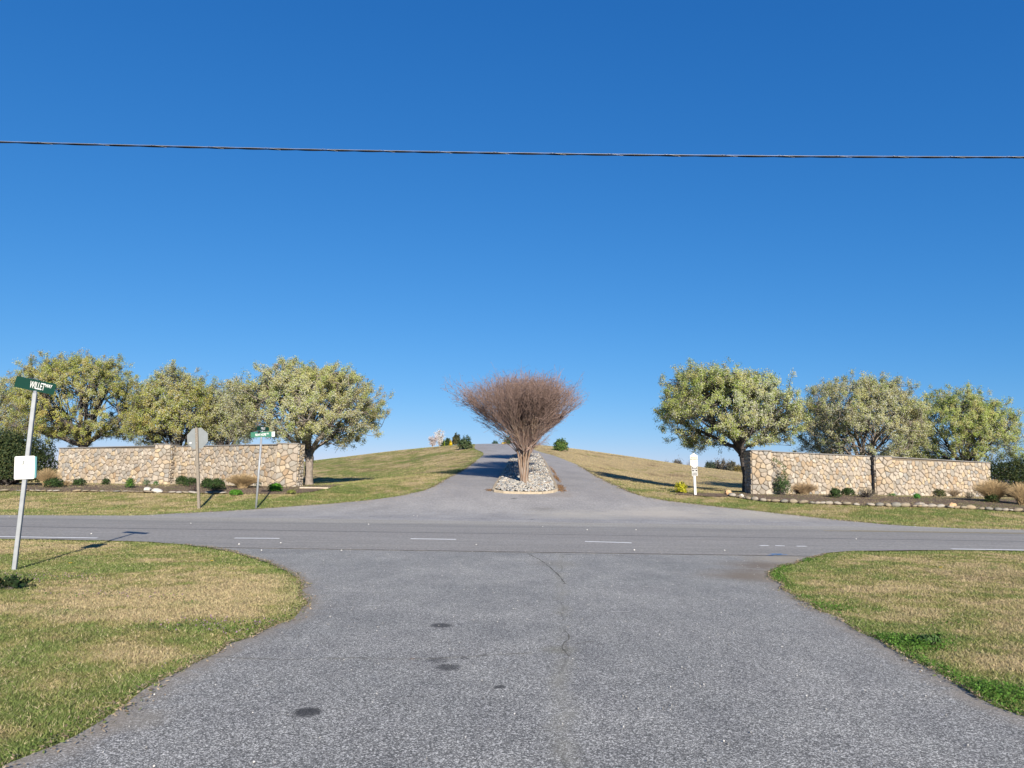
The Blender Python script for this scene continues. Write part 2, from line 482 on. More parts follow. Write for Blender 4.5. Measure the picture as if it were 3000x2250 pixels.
def mulch_mat():
    m, nt, b = new_mat('mulch', .95, .05); g = N(nt); p = g.pos()
    n = g.noise(g.map(p, (1, .6, 1)), 22, 5, .8)
    n2 = g.noise(p, 1.3, 4)
    c = g.ramp(n, [(.28, (.06, .042, .033)), (.5, (.15, .108, .085)), (.72, (.29, .225, .18))])
    c = g.mix(g.step(n2, .55, .72), c, g.ramp(n, [(.3, (.07, .075, .03)), (.7, (.2, .19, .09))]))
    g.L(c, b.inputs['Base Color']); g.bump(n, b, 1.0, .06); return m
M['mulch'] = mulch_mat()
M['crack'] = simple_mat('crack_fill', (.125, .12, .105), .9, .1)
M['tar'] = simple_mat('tar_joint', (.07, .065, .065), .8, .3)
M['dirt'] = simple_mat('bare_dirt', (.27, .235, .19), .95, .05, var=.3, scale=5, bump=.01)
M['gravel_base'] = simple_mat('cobble_bed', (0.060, 0.057, 0.054), .95, .1, var=.3, scale=12, bump=.02)

# ------------------------------------------------------------------ outlines of the asphalt (traced in the photo, laid on the ground)
LEFT_NEAR = [(-420, 2420), (-150, 2330), (18, 2244), (149, 2187), (316, 2092), (452, 2011), (601, 1929), (746, 1857), (859, 1812), (885, 1790), (893, 1767), (886, 1717),
             (836, 1672), (746, 1636), (633, 1608), (497, 1593), (316, 1584), (0, 1579)]
RIGHT_NEAR = [(3500, 2330), (3200, 2190), (3000, 2101), (2881, 2052), (2768, 1979), (2588, 1884), (2484, 1825), (2362, 1767), (2289, 1721), (2262, 1696), (2260, 1674), (2316, 1654),
              (2375, 1636), (2429, 1621), (2497, 1615), (2768, 1612), (3000, 1615)]
FAR_LEFT = [(0, 1510), (300, 1511), (407, 1511), (500, 1506), (699, 1496), (832, 1486), (964, 1477), (1097, 1464), (1200, 1447), (1268, 1427), (1313, 1400),
            (1358, 1377), (1392, 1352), (1417, 1329)]
FAR_RIGHT = [(3000, 1554), (2792, 1548), (2635, 1540), (2518, 1530), (2400, 1518), (2264, 1503), (2132, 1488), (2032, 1477), (1933, 1464), (1850, 1444),
             (1800, 1421), (1747, 1395), (1697, 1365), (1631, 1338)]
ln = [gp(*q).xy for q in LEFT_NEAR]; rn = [gp(*q).xy for q in RIGHT_NEAR]
fl = [gp(*q).xy for q in FAR_LEFT]; fr = [gp(*q).xy for q in FAR_RIGHT]
JOINT_Y = gp(1500, 1618).y
ROAD_N = ln[-1].y            # near edge of the carriageway out on the verge
fl += [Vector((-3.9, 78)), Vector((-4.3, 86)), Vector((-4.8, 92)), Vector((-6.5, 98)), Vector((-9.5, 105)), Vector((-14, 114))]
fr += [Vector((2.9, 74)), Vector((1.2, 86)), Vector((-.4, 96)), Vector((-3.5, 106)), Vector((-8, 117))]

def smooth_line(pts, step=.25, jit=.0, seed=0):
    pts = [Vector(p) for p in pts]
    out = []
    for i in range(len(pts) - 1):
        p0 = pts[max(i - 1, 0)]; p1 = pts[i]; p2 = pts[i + 1]; p3 = pts[min(i + 2, len(pts) - 1)]
        L_ = (p2 - p1).length
        n = max(1, int(L_ / step))
        if n > 60: n = 60
        for k in range(n):
            t = k / n
            q = .5 * ((2 * p1) + (p2 - p0) * t + (2 * p0 - 5 * p1 + 4 * p2 - p3) * t * t + (3 * p1 - p0 - 3 * p2 + p3) * t ** 3)
            out.append(q)
    out.append(pts[-1])
    if jit:
        for i, q in enumerate(out):
            q.x += jit * (float(vnoise(np.array(q.x * 3.1), np.array(q.y * 3.3), seed)) - .5) * 2
            q.y += jit * (float(vnoise(np.array(q.x * 2.7 + 50), np.array(q.y * 3.9), seed + 1)) - .5) * 2
    return out

ln_s = smooth_line(ln, .15, .07, 3); rn_s = smooth_line(rn, .15, .07, 5)
fl_s = smooth_line(fl, .4, .05, 7); fr_s = smooth_line(fr, .4, .05, 9)

# everything paved, one closed outline (used to keep grass off it)
PAVED = [Vector((-9, 1.2))] + ln_s + [Vector((-160, ROAD_N)), Vector((-160, fl_s[0].y))] + fl_s + fr_s[::-1] + [Vector((160, fr_s[0].y)), Vector((160, rn_s[-1].y))] + rn_s[::-1] + [Vector((9, 1.2))]
PAVED = [p for i, p in enumerate(PAVED)]

def inside(X, Y, poly):
    X = np.asarray(X); Y = np.asarray(Y)
    c = np.zeros(X.shape, bool)
    n = len(poly)
    for i in range(n):
        x1, y1 = poly[i]; x2, y2 = poly[(i + 1) % n]
        if y1 == y2: continue
        k = ((y1 > Y) != (y2 > Y)) & (X < (x2 - x1) * (Y - y1) / (y2 - y1) + x1)
        c ^= k
    return c

def dist_line(X, Y, line):
    D = np.full(np.shape(X), 1e9)
    for i in range(len(line) - 1):
        ax, ay = line[i]; bx, by = line[i + 1]
        dx, dy = bx - ax, by - ay
        l2 = dx * dx + dy * dy + 1e-9
        t = np.clip(((X - ax) * dx + (Y - ay) * dy) / l2, 0, 1)
        D = np.minimum(D, (X - ax - t * dx) ** 2 + (Y - ay - t * dy) ** 2)
    return np.sqrt(D)

# ------------------------------------------------------------------ lawn colours
TAN = np.array([.45, .355, .205]); STRAW = np.array([.53, .44, .28]); OLIVE = np.array([.275, .25, .095])
GREEN = np.array([.165, .21, .062]); LUSH = np.array([.125, .21, .045]); BROWN = np.array([.25, .18, .115])

def edge_pts(line, step=3):
    return [line[i] for i in range(0, len(line), step)] + [line[-1]]
E_LINES = [edge_pts(ln_s, 4), edge_pts(rn_s, 4), edge_pts(fl_s, 4), edge_pts(fr_s, 4)]

def blob(X, Y, u, v, rx, ry):
    q = gp(u, v)
    return np.exp(-(((X - q.x) / rx) ** 2 + ((Y - q.y) / ry) ** 2))

def lawn(X, Y):
    """(dryness 0..1, lushness 0..1, brown 0..1) at each point"""
    X = np.asarray(X, float); Y = np.asarray(Y, float)
    n = .34 * fbm(X * .9, Y * .9, 11, 4) + .38 * fbm(X * 3.2, Y * 3.2, 12, 4) + .28 * fbm(X * .22, Y * .22, 31, 4)
    dry = (n - .5) * 5.2 + .56
    dry += np.where((X < 0) & (Y < 19), .05, 0)
    dry += .42 * blob(X, Y, 640, 1765, 1.4, .8) + .35 * blob(X, Y, 520, 1700, 2.2, .9) + .45 * blob(X, Y, 180, 1600, 4, .7) - .5 * blob(X, Y, 500, 1850, 2.2, .5) - .5 * blob(X, Y, 330, 1660, 1.5, .5)
    dry += np.where((X > 0) & (Y < 19), .06, 0)
    hill = np.clip((Y - 40) / 8, 0, 1)
    dry += hill * np.where(X > 2, .8, .0)
    dry += hill * .45 * np.exp(-((X + 5.5) / 1.6) ** 2) * (X < 0)
    dry += np.where((Y > 26) & (Y < 42), -.12 + .25 * np.clip((Y - 30) / 10, 0, 1), 0)
    for i_, L_ in enumerate(E_LINES[:2]):
        dd_ = np.where(Y < 20, dist_line(X, Y, L_), 9)
        dry -= (.30, .62)[i_] * np.exp(-(dd_ / (.7, .75)[i_]) ** 2)
    lush = np.zeros_like(X)
    for i, L_ in enumerate(E_LINES):
        near = (Y < 20) if i < 2 else (Y > 20)
        d = np.where(near, dist_line(X, Y, L_), 9)
        w = (.28, .30, .7, .45)[i]
        k = np.exp(-(d / w) ** 2)
        lush = np.maximum(lush, k * (.55 + .45 * fbm(X * 1.5, Y * 1.5, 61, 3)) * (.55, .75, .55, .35)[i])
    lush = np.maximum(lush, np.clip((fbm(X * .8, Y * 1.3, 77, 3) - .62) * 5, 0, .7) * (Y < 60) * .55)
    lush = np.where((X > 0) & (Y < 19), lush * np.clip(fbm(X * 1.1, Y * 1.1, 71, 3) * 4 - 1.35, .12, 1), lush)
    lush = np.maximum(lush, 1.1 * blob(X, Y, 2620, 1885, .55, .35)); lush = np.maximum(lush, 1.1 * blob(X, Y, 2900, 2035, .42, .3))
    lush = np.maximum(lush, .6 * blob(X, Y, 2420, 1780, .5, .4))
    brown = np.clip((fbm(X * .5 + 9, Y * .5, 91, 4) - .58) * 4, 0, .8) * hill + .7 * blob(X, Y, 2900, 1690, .9, .6)
    brown = np.maximum(brown, .85 * np.exp(-((Y - 30.7) / .35) ** 2) * (X > 0) * (X < 12) * 0)
    return np.clip(dry, 0, 1), np.clip(lush, 0, 1), np.clip(brown, 0, 1)

def lawn_tint(X, Y, jitter=None):
    dry, lush, brown = lawn(X, Y)
    k = dry[:, None]
    c = np.where(k < .5, GREEN * (1 - 2 * k) + OLIVE * 2 * k, OLIVE * (2 - 2 * k) + TAN * (2 * k - 1))
    c = c * (1 - brown[:, None]) + BROWN * brown[:, None]
    c = c * (1 - lush[:, None]) + LUSH * lush[:, None]
    return c, dry, lush

# ------------------------------------------------------------------ ground sheet
def axis(segs):
    out = []
    for a, b, s in segs:
        out += list(np.arange(a, b, s))
    return np.array(out + [segs[-1][1]])
gx = axis([(-3000, -600, 600), (-600, -160, 60), (-160, -50, 6), (-50, -26, .7), (-26, 26, .26), (26, 50, .7), (50, 160, 6), (160, 600, 60), (600, 3000, 600)])
gy = axis([(-60, -4, 6), (-4, 2, 1), (2, 20, .2), (20, 60, .4), (60, 130, .8), (130, 400, 10), (400, 4000, 400)])
GX, GY = np.meshgrid(gx, gy)
GX, GY = GX.ravel(), GY.ravel()
GZ = hgt(GX, GY)
near_lawn = (GY < 19) & ((GX < -3) | (GX > 3))
GZ = GZ + np.where(GY < 120, (fbm(GX * 1.3, GY * 1.3, 5, 3) - .5) * .03, 0) - .012
nx, ny = len(gx), len(gy)
ii = (np.arange(ny - 1)[:, None] * nx + np.arange(nx - 1)[None, :]).ravel()
GF = np.stack([ii, ii + 1, ii + nx + 1, ii + nx], 1)
gt, _, _ = lawn_tint(GX, GY)
gt = gt * .82
part('ground', np_mesh('ground', np.stack([GX, GY, GZ], 1), GF, M['ground'], gt, True), None, kind='structure')

def sheet(name, outline, z, mat, grid=None, parent=None, kind='structure', zf=None, thick=.002, bounds=None):
    """a sheet that follows the ground at height z above it, with a small skirt"""
    pts = [Vector(p) for p in outline]
    n = len(pts)
    V2 = list(pts); E = [(i, (i + 1) % n) for i in range(n)]
    if grid:
        xs = [p.x for p in pts]; ys = [p.y for p in pts]
        X, Y = np.meshgrid(np.arange(min(xs), max(xs), grid), np.arange(min(ys), max(ys), grid))
        X = X.ravel() + .013; Y = Y.ravel() + .017
        k = inside(X, Y, outline)
        V2 += [Vector((a, b)) for a, b in zip(X[k], Y[k])]
    r = geometry.delaunay_2d_cdt(V2, E, [list(range(n))], 1, 1e-5)
    vs, fs = r[0], r[2]
    zfun = zf or (lambda x, y: h(x, y) + z)
    V = [(v.x, v.y, zfun(v.x, v.y)) for v in vs]
    b = len(V)
    F = []
    for f in fs:
        a = [vs[i] for i in f]
        area = sum(a[i].x * a[(i + 1) % len(a)].y - a[(i + 1) % len(a)].x * a[i].y for i in range(len(a)))
        F.append(list(f) if area > 0 else list(f)[::-1])
    sk = [(p.x, p.y, zfun(p.x, p.y)) for p in pts] + [(p.x, p.y, zfun(p.x, p.y) - thick) for p in pts]
    V += sk
    F += [[b + i, b + n + i, b + n + (i + 1) % n, b + (i + 1) % n] for i in range(n)]
    return part(name, py_mesh(name, V, F, mat), parent, kind=kind)

# side street: camera's own road, up to the joint with the main road
jl = [p for p in ln_s if p.y < JOINT_Y]
jr = [p for p in rn_s if p.y < JOINT_Y]
street = sheet('side_street', [Vector((-9, 1.2))] + jl + [Vector((jl[-1].x, JOINT_Y)), Vector((jr[-1].x, JOINT_Y))] + jr[::-1] + [Vector((9, 1.2))], .006, M['street'], grid=.22)
# main road
DR_Y = 26.9 if fl_s[0].y < 27.5 else fl_s[0].y
ly = [p for p in ln_s if p.y >= JOINT_Y]; ry = [p for p in rn_s if p.y >= JOINT_Y]
FARY = max(fl_s[0].y, fr_s[0].y)
fle = [p for p in fl_s if p.y < FARY + .6 and p.x < -6]; fre = [p for p in fr_s if p.y < FARY + .6 and p.x > 6]
rd = [Vector((ly[0].x, JOINT_Y))] + ly + [Vector((-160, ROAD_N)), Vector((-160, fl_s[0].y))] + fle + fre[::-1] + [Vector((160, fr_s[0].y)), Vector((160, rn_s[-1].y))] + ry[::-1] + [Vector((ry[0].x, JOINT_Y))]
road = sheet('road', rd, .010, M['road'])
# entrance drive
dl = fl_s[len(fle) - 1:]; dr = fr_s[len(fre) - 1:]
drive = sheet('entrance_drive', dl + dr[::-1], .010, M['drive'], grid=1.2)
def dust(o, lines, w):
    n = len(o.data.vertices); co = np.empty(n * 3); o.data.vertices.foreach_get('co', co); co = co.reshape(-1, 3)
    d = np.full(n, 1e9)
    for L_ in lines: d = np.minimum(d, dist_line(co[:, 0], co[:, 1], L_))
    a = o.data.attributes.new('dust', 'FLOAT', 'POINT')
    a.data.foreach_set('value', np.exp(-d / w).astype(np.float32))
dust(street, [ln_s, rn_s], .15)
dust(drive, [fl_s, fr_s], .8)

# a sliver of worn seal at the joint: two lips of asphalt, the edge of the road surface
def strip(name, a, b, w, mat, parent, z=.015, jit=0, n=1):
    a = Vector(a[:2]); b = Vector(b[:2]); d = (b - a).normalized(); nrm = Vector((-d.y, d.x)) * w / 2
    V = []; F = []
    for i in range(n + 1):
        p = a.lerp(b, i / n)
        j = Vector((0, (random.random() - .5) * jit))
        for sgn in (-1, 1):
            q = p + nrm * sgn * (1 + (random.random() - .5) * (jit * 4)) + j
            V.append((q.x, q.y, h(q.x, q.y) + z))
    for i in range(n): F.append([2 * i, 2 * i + 2, 2 * i + 3, 2 * i + 1])
    return part(name, py_mesh(name, V, F, mat), parent)

for (a, b) in [((687, 1578), (819, 1579)), ((1203, 1580), (1336, 1582)), ((1714, 1588), (1850, 1592))]:
    strip('lane_dash', gp(*a), gp(*b), .135, M['line_white'], road, jit=.01, n=8)
for (a, b) in [((2226, 1600), (2252, 1600)), ((2271, 1600), (2299, 1601)), ((2334, 1602), (2362, 1602))]:
    strip('lane_dash', gp(*a), gp(*b), .12, M['line_white'], road, jit=.02, n=4)
for (a, b) in [((1637, 1526), (1733, 1528)), ((2010, 1532), (2107, 1534)), ((2386, 1539), (2483, 1541)), ((880, 1520), (970, 1521))]:
    strip('lane_dash', gp(*a), gp(*b), .10, M['line_faded'], road, jit=.01, n=8, z=.014)
q = gp(285, 1578); strip('edge_line', (-60, q.y, 0), q, .13, M['line_white'], road, jit=.01, n=60)
q = gp(2787, 1610); strip('edge_line', q, (60, q.y, 0), .13, M['line_white'], road, jit=.01, n=60)
q = gp(2412, 1556); strip('centre_line', q, (70, q.y, 0), .11, M['line_yellow'], road, jit=.01, n=40)
strip('centre_line', (q.x + 1, q.y + .28, 0), (70, q.y + .28, 0), .10, M['line_yellow'], road, jit=.01, n=40)
q = gp(2750, 1549); strip('edge_line', q, (55, q.y - .3, 0), .10, M['line_faded'], road, jit=.01, n=30)
for k in range(7):
    u = 2243 + random.random() * 34; v = 1624 + random.random() * 5
    strip('blue_utility_mark', gp(u, v), gp(u + 12 + random.random() * 22, v + random.random() * 2 - 1), .045, M['line_blue'], road, z=.0135 + .0005 * k, jit=.02, n=3)
strip('lane_dash', gp(950, 1734), gp(1115, 1734), .02, M['line_faded'], street, z=.010, n=3)
strip('lane_dash', gp(1070, 1777), gp(1115, 1777), .02, M['line_faded'], street, z=.010, n=3)
strip('lane_dash', gp(1790, 1793), gp(1845, 1794), .02, M['line_faded'], street, z=.010, n=3)
strip('surface_joint', (jl[-1].x, JOINT_Y, 0), (jr[-1].x, JOINT_Y, 0), .03, M['tar'], road, z=.0135, jit=.02, n=60)
def debris(line, side, y0, y1, dens, w, name, lab, sz):
    L_ = [p for p in line if y0 < p.y < y1]
    P = np.array([list(p) for p in L_]); n = int(len(P) * dens)
    k = rng.integers(0, len(P) - 1, n); t = rng.random(n)[:, None]
    q = P[k] * (1 - t) + P[k + 1] * t; d = unit(P[k + 1] - P[k]); nr = np.stack([-d[:, 1], d[:, 0]], 1) * side
    off = rng.normal(0, 1, n) * w * (.25 + 1.5 * np.clip(fbm(q[:, 0] * 1.7, q[:, 1] * 1.7, 44, 3) * 2 - .7, 0, 1))
    q = q + nr * off[:, None]
    c = np.array([[.30, .23, .15], [.36, .29, .20], [.20, .15, .10], [.13, .16, .05]])[rng.integers(0, 4, n)] * rng.uniform(.7, 1.3, n)[:, None]
    V, F, t = leaf_quads(np.stack([q[:, 0], q[:, 1], hgt(q[:, 0], q[:, 1]) + .018 + rng.random(n) * .012], 1), rng.uniform(.5, 1.2, n) * sz, c, 1.2, None, 2.2)
    part(name, np_mesh(name, V, F, M['blade'], t), None, kind='stuff', label=lab)
def crack(pts, w, name='crack'):
    P = smooth_line([gp(*q_).xy for q_ in pts], .06)
    V = []; F = []
    for i_, p_ in enumerate(P):
        a = P[max(i_ - 1, 0)]; b = P[min(i_ + 1, len(P) - 1)]; d = (b - a).normalized(); nr = Vector((-d.y, d.x))
        o_ = nr * random.uniform(-.012, .012); ww_ = w * random.uniform(.15, 1.2)
        for sg in (-1, 1):
            q_ = p_ + o_ + nr * sg * ww_; V.append((q_.x, q_.y, h(q_.x, q_.y) + .0085))
    for i_ in range(len(P) - 1): F.append([2 * i_, 2 * i_ + 2, 2 * i_ + 3, 2 * i_ + 1][::-1])
    part(name, py_mesh(name, V, F, M['crack']), street)
crack([(560, 1922), (700, 1930), (860, 1934), (1010, 1930), (1200, 1933), (1340, 1928), (1420, 1922), (1560, 1915)], .007)
crack([(1545, 1622), (1580, 1640), (1612, 1664), (1640, 1690), (1655, 1712)], .014)
crack([(1655, 1850), (1668, 1872), (1645, 1895), (1668, 1925)], .009)
crack([(1645, 1893), (1700, 1885), (1740, 1880)], .006)
crack([(1450, 1620), (1560, 1622), (1700, 1626), (1830, 1628)], .012)
# dirt at the corner of the right lawn
def blob_outline(c, rx, ry, n=26, j=.25, seed=0):
    return [Vector((c.x + rx * math.cos(t) * (1 + j * (float(vnoise(np.array(3 * math.cos(t)), np.array(3 * math.sin(t)), seed)) - .5) * 2),
                    c.y + ry * math.sin(t) * (1 + j * (float(vnoise(np.array(3 * math.cos(t)), np.array(3 * math.sin(t)), seed)) - .5) * 2)))
            for t in [2 * math.pi * k / n for k in range(n)]]

# ------------------------------------------------------------------ grass
def blades(name, X, Y, hh, ww, tint, mat, lean=.9, z0=0):
    n = len(X)
    Z = hgt(X, Y) + z0 - .012 + (fbm(X * 1.3, Y * 1.3, 5, 3) - .5) * .03
    a = rng.uniform(0, 2 * np.pi, n); la = rng.uniform(0, 2 * np.pi, n); l = rng.uniform(.1, lean, n) * hh
    bx, by = np.cos(a) * ww / 2, np.sin(a) * ww / 2
    V = np.empty((n, 3, 3))
    V[:, 0] = np.stack([X - bx, Y - by, Z], 1); V[:, 1] = np.stack([X + bx, Y + by, Z], 1)
    V[:, 2] = np.stack([X + np.cos(la) * l, Y + np.sin(la) * l, Z + hh], 1)
    F = np.arange(3 * n).reshape(n, 3)
    t = np.repeat(tint, 3, axis=0)
    return part(name, np_mesh(name, V.reshape(-1, 3), F, mat, t), None, kind='stuff')

def scatter(x0, x1, y0, y1, dens):
    n = int((x1 - x0) * (y1 - y0) * dens)
    X = rng.uniform(x0, x1, n); Y = rng.uniform(y0, y1, n)
    vis = np.abs(X) < Y * .76 + 1.0
    return X[vis], Y[vis]

PAV_NEAR = [Vector((-9, 1.2))] + edge_pts(ln_s, 2) + [Vector((-60, ROAD_N)), Vector((-60, 25)), Vector((60, 25)), Vector((60, rn_s[-1].y))] + edge_pts(rn_s, 2)[::-1] + [Vector((9, 1.2))]
PAV_FAR = [Vector((-160, 20)), Vector((-160, fl_s[0].y))] + edge_pts(fl_s, 2) + edge_pts(fr_s, 2)[::-1] + [Vector((160, fr_s[0].y)), Vector((160, 20))]

def grass_tint(X, Y):
    c, dry, lush = lawn_tint(X, Y)
    n = len(X)
    r = rng.random(n)
    st = (r < .12 + .5 * dry) & (rng.random(n) > lush * .95)
    c = c * .55 + np.where(st[:, None], TAN * .45, GREEN * .45)
    br = (r > .93)
    c = np.where(br[:, None] & (lush < .5)[:, None], STRAW * .9, c)
    c = c * rng.uniform(.75, 1.25, n)[:, None]
    return c, dry, lush

for nm, (x0, x1), lab, lb in (('grass', (-15, -1.6), 'patchy green and straw coloured mown grass with weeds on the near left corner', 0), ('grass', (1.6, 15), 'straw coloured mown grass with bright green clover along the asphalt on the near right corner', 1)):
    Xs, Ys = [], []
    for (y0, y1, d) in ((3.2, 7, 6500), (7, 10, 4200), (10, 13, 2600), (13, 17.6, 1700)):
        X, Y = scatter(x0, x1, y0, y1, d); Xs.append(X); Ys.append(Y)
    X = np.concatenate(Xs); Y = np.concatenate(Ys)
    k = ~inside(X + rng.normal(0, .03, len(X)), Y + rng.normal(0, .03, len(X)), PAV_NEAR)
    X, Y = X[k], Y[k]
    c, dry, lush = grass_tint(X, Y)
    hh = rng.uniform(.009, .028, len(X)) * (1 + .3 * lush) * (.8 + .5 * fbm(X * 2, Y * 2, 3, 2))
    ww = .0034 + .0005 * Y
    o = blades(nm, X, Y, hh, ww, c, M['blade'], 2.2)
    o['label'] = lab
# far verges and the hill
for (x0, x1, lab) in ((-42, 0, 'mown grass on the verge and hillside left of the entrance drive'), (0, 42, 'dry tan grass on the verge and hillside right of the entrance drive')):
    Xs, Ys = [], []
    for (y0, y1, d) in ((24.5, 36, 260), (36, 50, 120), (50, 70, 45), (70, 104, 22)):
        X, Y = scatter(x0, x1, y0, y1, d); Xs.append(X); Ys.append(Y)
    X = np.concatenate(Xs); Y = np.concatenate(Ys)
    k = ~inside(X + rng.normal(0, .05, len(X)), Y + rng.normal(0, .05, len(X)), PAV_FAR)
    X, Y = X[k], Y[k]
    c, dry, lush = grass_tint(X, Y)
    hh = rng.uniform(.025, .07, len(X)) * (1 + .3 * lush)
    o = blades('grass', X, Y, hh, .00045 * Y, c, M['blade'], 1.2)
    o['label'] = lab

# clover and low weeds: little round leaves
def leaf_tris(P, size, tint, up=.3, nrm=None):
    n = len(P)
    d = rng.normal(size=(n, 3)) * (1 - up) + (nrm * up * 2 if nrm is not None else 0)
    d = unit(d); a = unit(np.cross(d, rng.normal(size=(n, 3)))); b = np.cross(d, a); s = size[:, None]
    V = np.stack([P - a * s * .65, P + a * s * .45 - b * s * .5, P + a * s * .45 + b * s * .5], 1).reshape(-1, 3)
    return V, np.repeat(tint, 3, axis=0)

def leaf_quads(P, size, tint, up=.3, nrm=None, elong=1.4):
    """diamond leaves; P (n,3), size (n,), tint (n,3)"""
    n = len(P)
    d = rng.normal(size=(n, 3))
    if nrm is not None: d = d * (1 - up) + nrm * up * 2
    else: d[:, 2] += up * 2
    d /= np.linalg.norm(d, axis=1)[:, None] + 1e-9
    r = rng.normal(size=(n, 3))
    a = np.cross(d, r); a /= np.linalg.norm(a, axis=1)[:, None] + 1e-9
    b = np.cross(d, a)
    s = size[:, None] * .5
    V = np.stack([P - a * s * elong, P + b * s * .8 - d * s * .15, P + a * s * elong, P - b * s * .8 - d * s * .15], 1).reshape(-1, 3)
    F = np.arange(4 * n).reshape(n, 4)
    return V, F, np.repeat(tint, 4, axis=0)

def clover():
    X, Y = scatter(1.6, 12, 3.2, 15.5, 5200)
    k = ~inside(X + rng.normal(0, .03, len(X)), Y + rng.normal(0, .03, len(X)), PAV_NEAR)
    X, Y = X[k], Y[k]
    _, dry, lush = lawn_tint(X, Y)
    k = rng.random(len(X)) < np.clip(lush * 1.3 - .32, 0, 1)
    X, Y, lush = X[k], Y[k], lush[k]
    Z = hgt(X, Y) + rng.uniform(.0, 1, len(X)) ** .6 * (.015 + .06 * lush)
    c = np.array([.085, .175, .028]) * rng.uniform(.6, 1.45, len(X))[:, None]
    V, F, t = leaf_quads(np.stack([X, Y, Z], 1), rng.uniform(.012, .026, len(X)), c, .6, None, 1.0)
    o = part('clover', np_mesh('clover', V, F, M['leaf'], t), None, kind='stuff', label='bright green clover growing along the edge of the near asphalt, right side')
    X, Y = scatter(-13, -1.6, 3.2, 16.5, 2600)
    k = ~inside(X + rng.normal(0, .03, len(X)), Y + rng.normal(0, .03, len(X)), PAV_NEAR)
    X, Y = X[k], Y[k]
    _, dry, lush = lawn_tint(X, Y)
    hen = np.clip(blob(X, Y, 600, 1840, 1.1, .45) + blob(X, Y, 60, 1700, 1.6, .8) + blob(X, Y, 330, 1750, 1.3, .25) + .35 * blob(X, Y, 420, 1950, .5, .3), 0, 1)
    k = rng.random(len(X)) < np.clip(lush * .8 - .25 + hen * .5, 0, 1)
    X, Y, lush, hen = X[k], Y[k], lush[k], hen[k]
    Z = hgt(X, Y) + rng.uniform(0, 1, len(X)) ** .6 * (.02 + .05 * np.maximum(lush, hen))
    c = np.array([.085, .155, .03]) * rng.uniform(.6, 1.4, len(X))[:, None]
    pk = (rng.random(len(X)) < hen * .35)
    c = np.where(pk[:, None], np.array([.27, .17, .25]) * rng.uniform(.7, 1.3, len(X))[:, None], c)
    V, F, t = leaf_quads(np.stack([X, Y, Z + pk * .02], 1), rng.uniform(.012, .024, len(X)), c, .5, None, 1.0)
    part('weeds', np_mesh('weeds', V, F, M['leaf'], t), None, kind='stuff', label='low green weeds with small purple flowers in the near left grass')
clover()
debris(ln_s, 1, 2, 16, 40, .055, 'dry_debris', 'dry grass bits and dirt along the near left asphalt edge', .016)
debris(rn_s, 1, 2, 16, 40, .055, 'dry_debris', 'dry grass bits and dirt along the near right asphalt edge', .016)
debris(fl_s, 1, 26, 60, 40, .09, 'dry_debris', 'dry grass bits along the left edge of the entrance drive', .035)
debris(fr_s, 1, 26, 60, 60, .14, 'dry_debris', 'brown debris along the right edge of the entrance drive', .035)
# dandelions
def dandelion(u, v, lab):
    q = gp(u, v)
    t = empty('dandelion', q, lab, 'flower', 'yellow dandelions in the near grass')
    s = MB().tube([(0, 0, 0), (.004, 0, .03), (.0, .003, .055)], .002, 5)
    part('stem', s.mesh('stem', M['dand_stem']), t)
    V, F = [], []
    for k in range(12):
        a = 2 * math.pi * k / 12; b = a + .35
        i = len(V); V += [(0, 0, .058), (.022 * math.cos(a), .022 * math.sin(a), .062), (.026 * math.cos((a + b) / 2), .026 * math.sin((a + b) / 2), .066), (.022 * math.cos(b), .022 * math.sin(b), .062)]
        F.append([i, i + 1, i + 2, i + 3])
    part('flower_head', py_mesh('flower_head', V, F, M['dand']), t)
M['dand'] = simple_mat('dandelion_yellow', (.75, .42, .01), .7, .2); M['dand_stem'] = simple_mat('stem_green', (.12, .2, .05), .7, .2)
dandelion(205, 1660, 'yellow dandelion in the left grass close to the sign pole shadow')
dandelion(620, 1653, 'yellow dandelion in the left grass near the asphalt curve')
dandelion(2757, 1672, 'yellow dandelion in the right grass beside a brown weedy patch')

# ------------------------------------------------------------------ foliage builders
def tubes(P, Rr, sides):
    """P (N,K,3), Rr (N,K) -> vertices, quads"""
    N_, K, _ = P.shape
    D = np.empty_like(P); D[:, 1:-1] = P[:, 2:] - P[:, :-2]; D[:, 0] = P[:, 1] - P[:, 0]; D[:, -1] = P[:, -1] - P[:, -2]
    D /= np.linalg.norm(D, axis=2)[..., None] + 1e-9
    ref = np.where(np.abs(D[:, :1, 0:1]) < .8, np.array([1., 0, 0]), np.array([0, 1., 0])) * np.ones((N_, K, 1))
    A = np.cross(D, ref); A /= np.linalg.norm(A, axis=2)[..., None] + 1e-9
    B = np.cross(D, A)
    an = np.arange(sides) * 2 * np.pi / sides
    V = P[:, :, None, :] + Rr[:, :, None, None] * (A[:, :, None, :] * np.cos(an)[None, None, :, None] + B[:, :, None, :] * np.sin(an)[None, None, :, None])
    base = np.arange(N_)[:, None, None] * K * sides
    k = np.arange(K - 1)[None, :, None] * sides; s = np.arange(sides)[None, None, :]; s2 = (s + 1) % sides
    F = np.stack([base + k + s, base + k + s2, base + k + sides + s2, base + k + sides + s], -1).reshape(-1, 4)
    return V.reshape(-1, 3), F

def bezier(p0, p1, p2, K=5, wob=.0):
    """quadratic curves; p* (N,3)"""
    t = np.linspace(0, 1, K)[None, :, None]
    P = (1 - t) ** 2 * p0[:, None] + 2 * t * (1 - t) * p1[:, None] + t ** 2 * p2[:, None]
    if wob:
        w = rng.normal(size=P.shape) * wob
        w[:, 0] = 0
        P = P + w
    return P

def joined(Vs, Fs):
    V, F, b = [], [], 0
    for v, f in zip(Vs, Fs):
        V.append(v); F.append(f + b); b += len(v)
    return np.concatenate(V), np.concatenate(F)


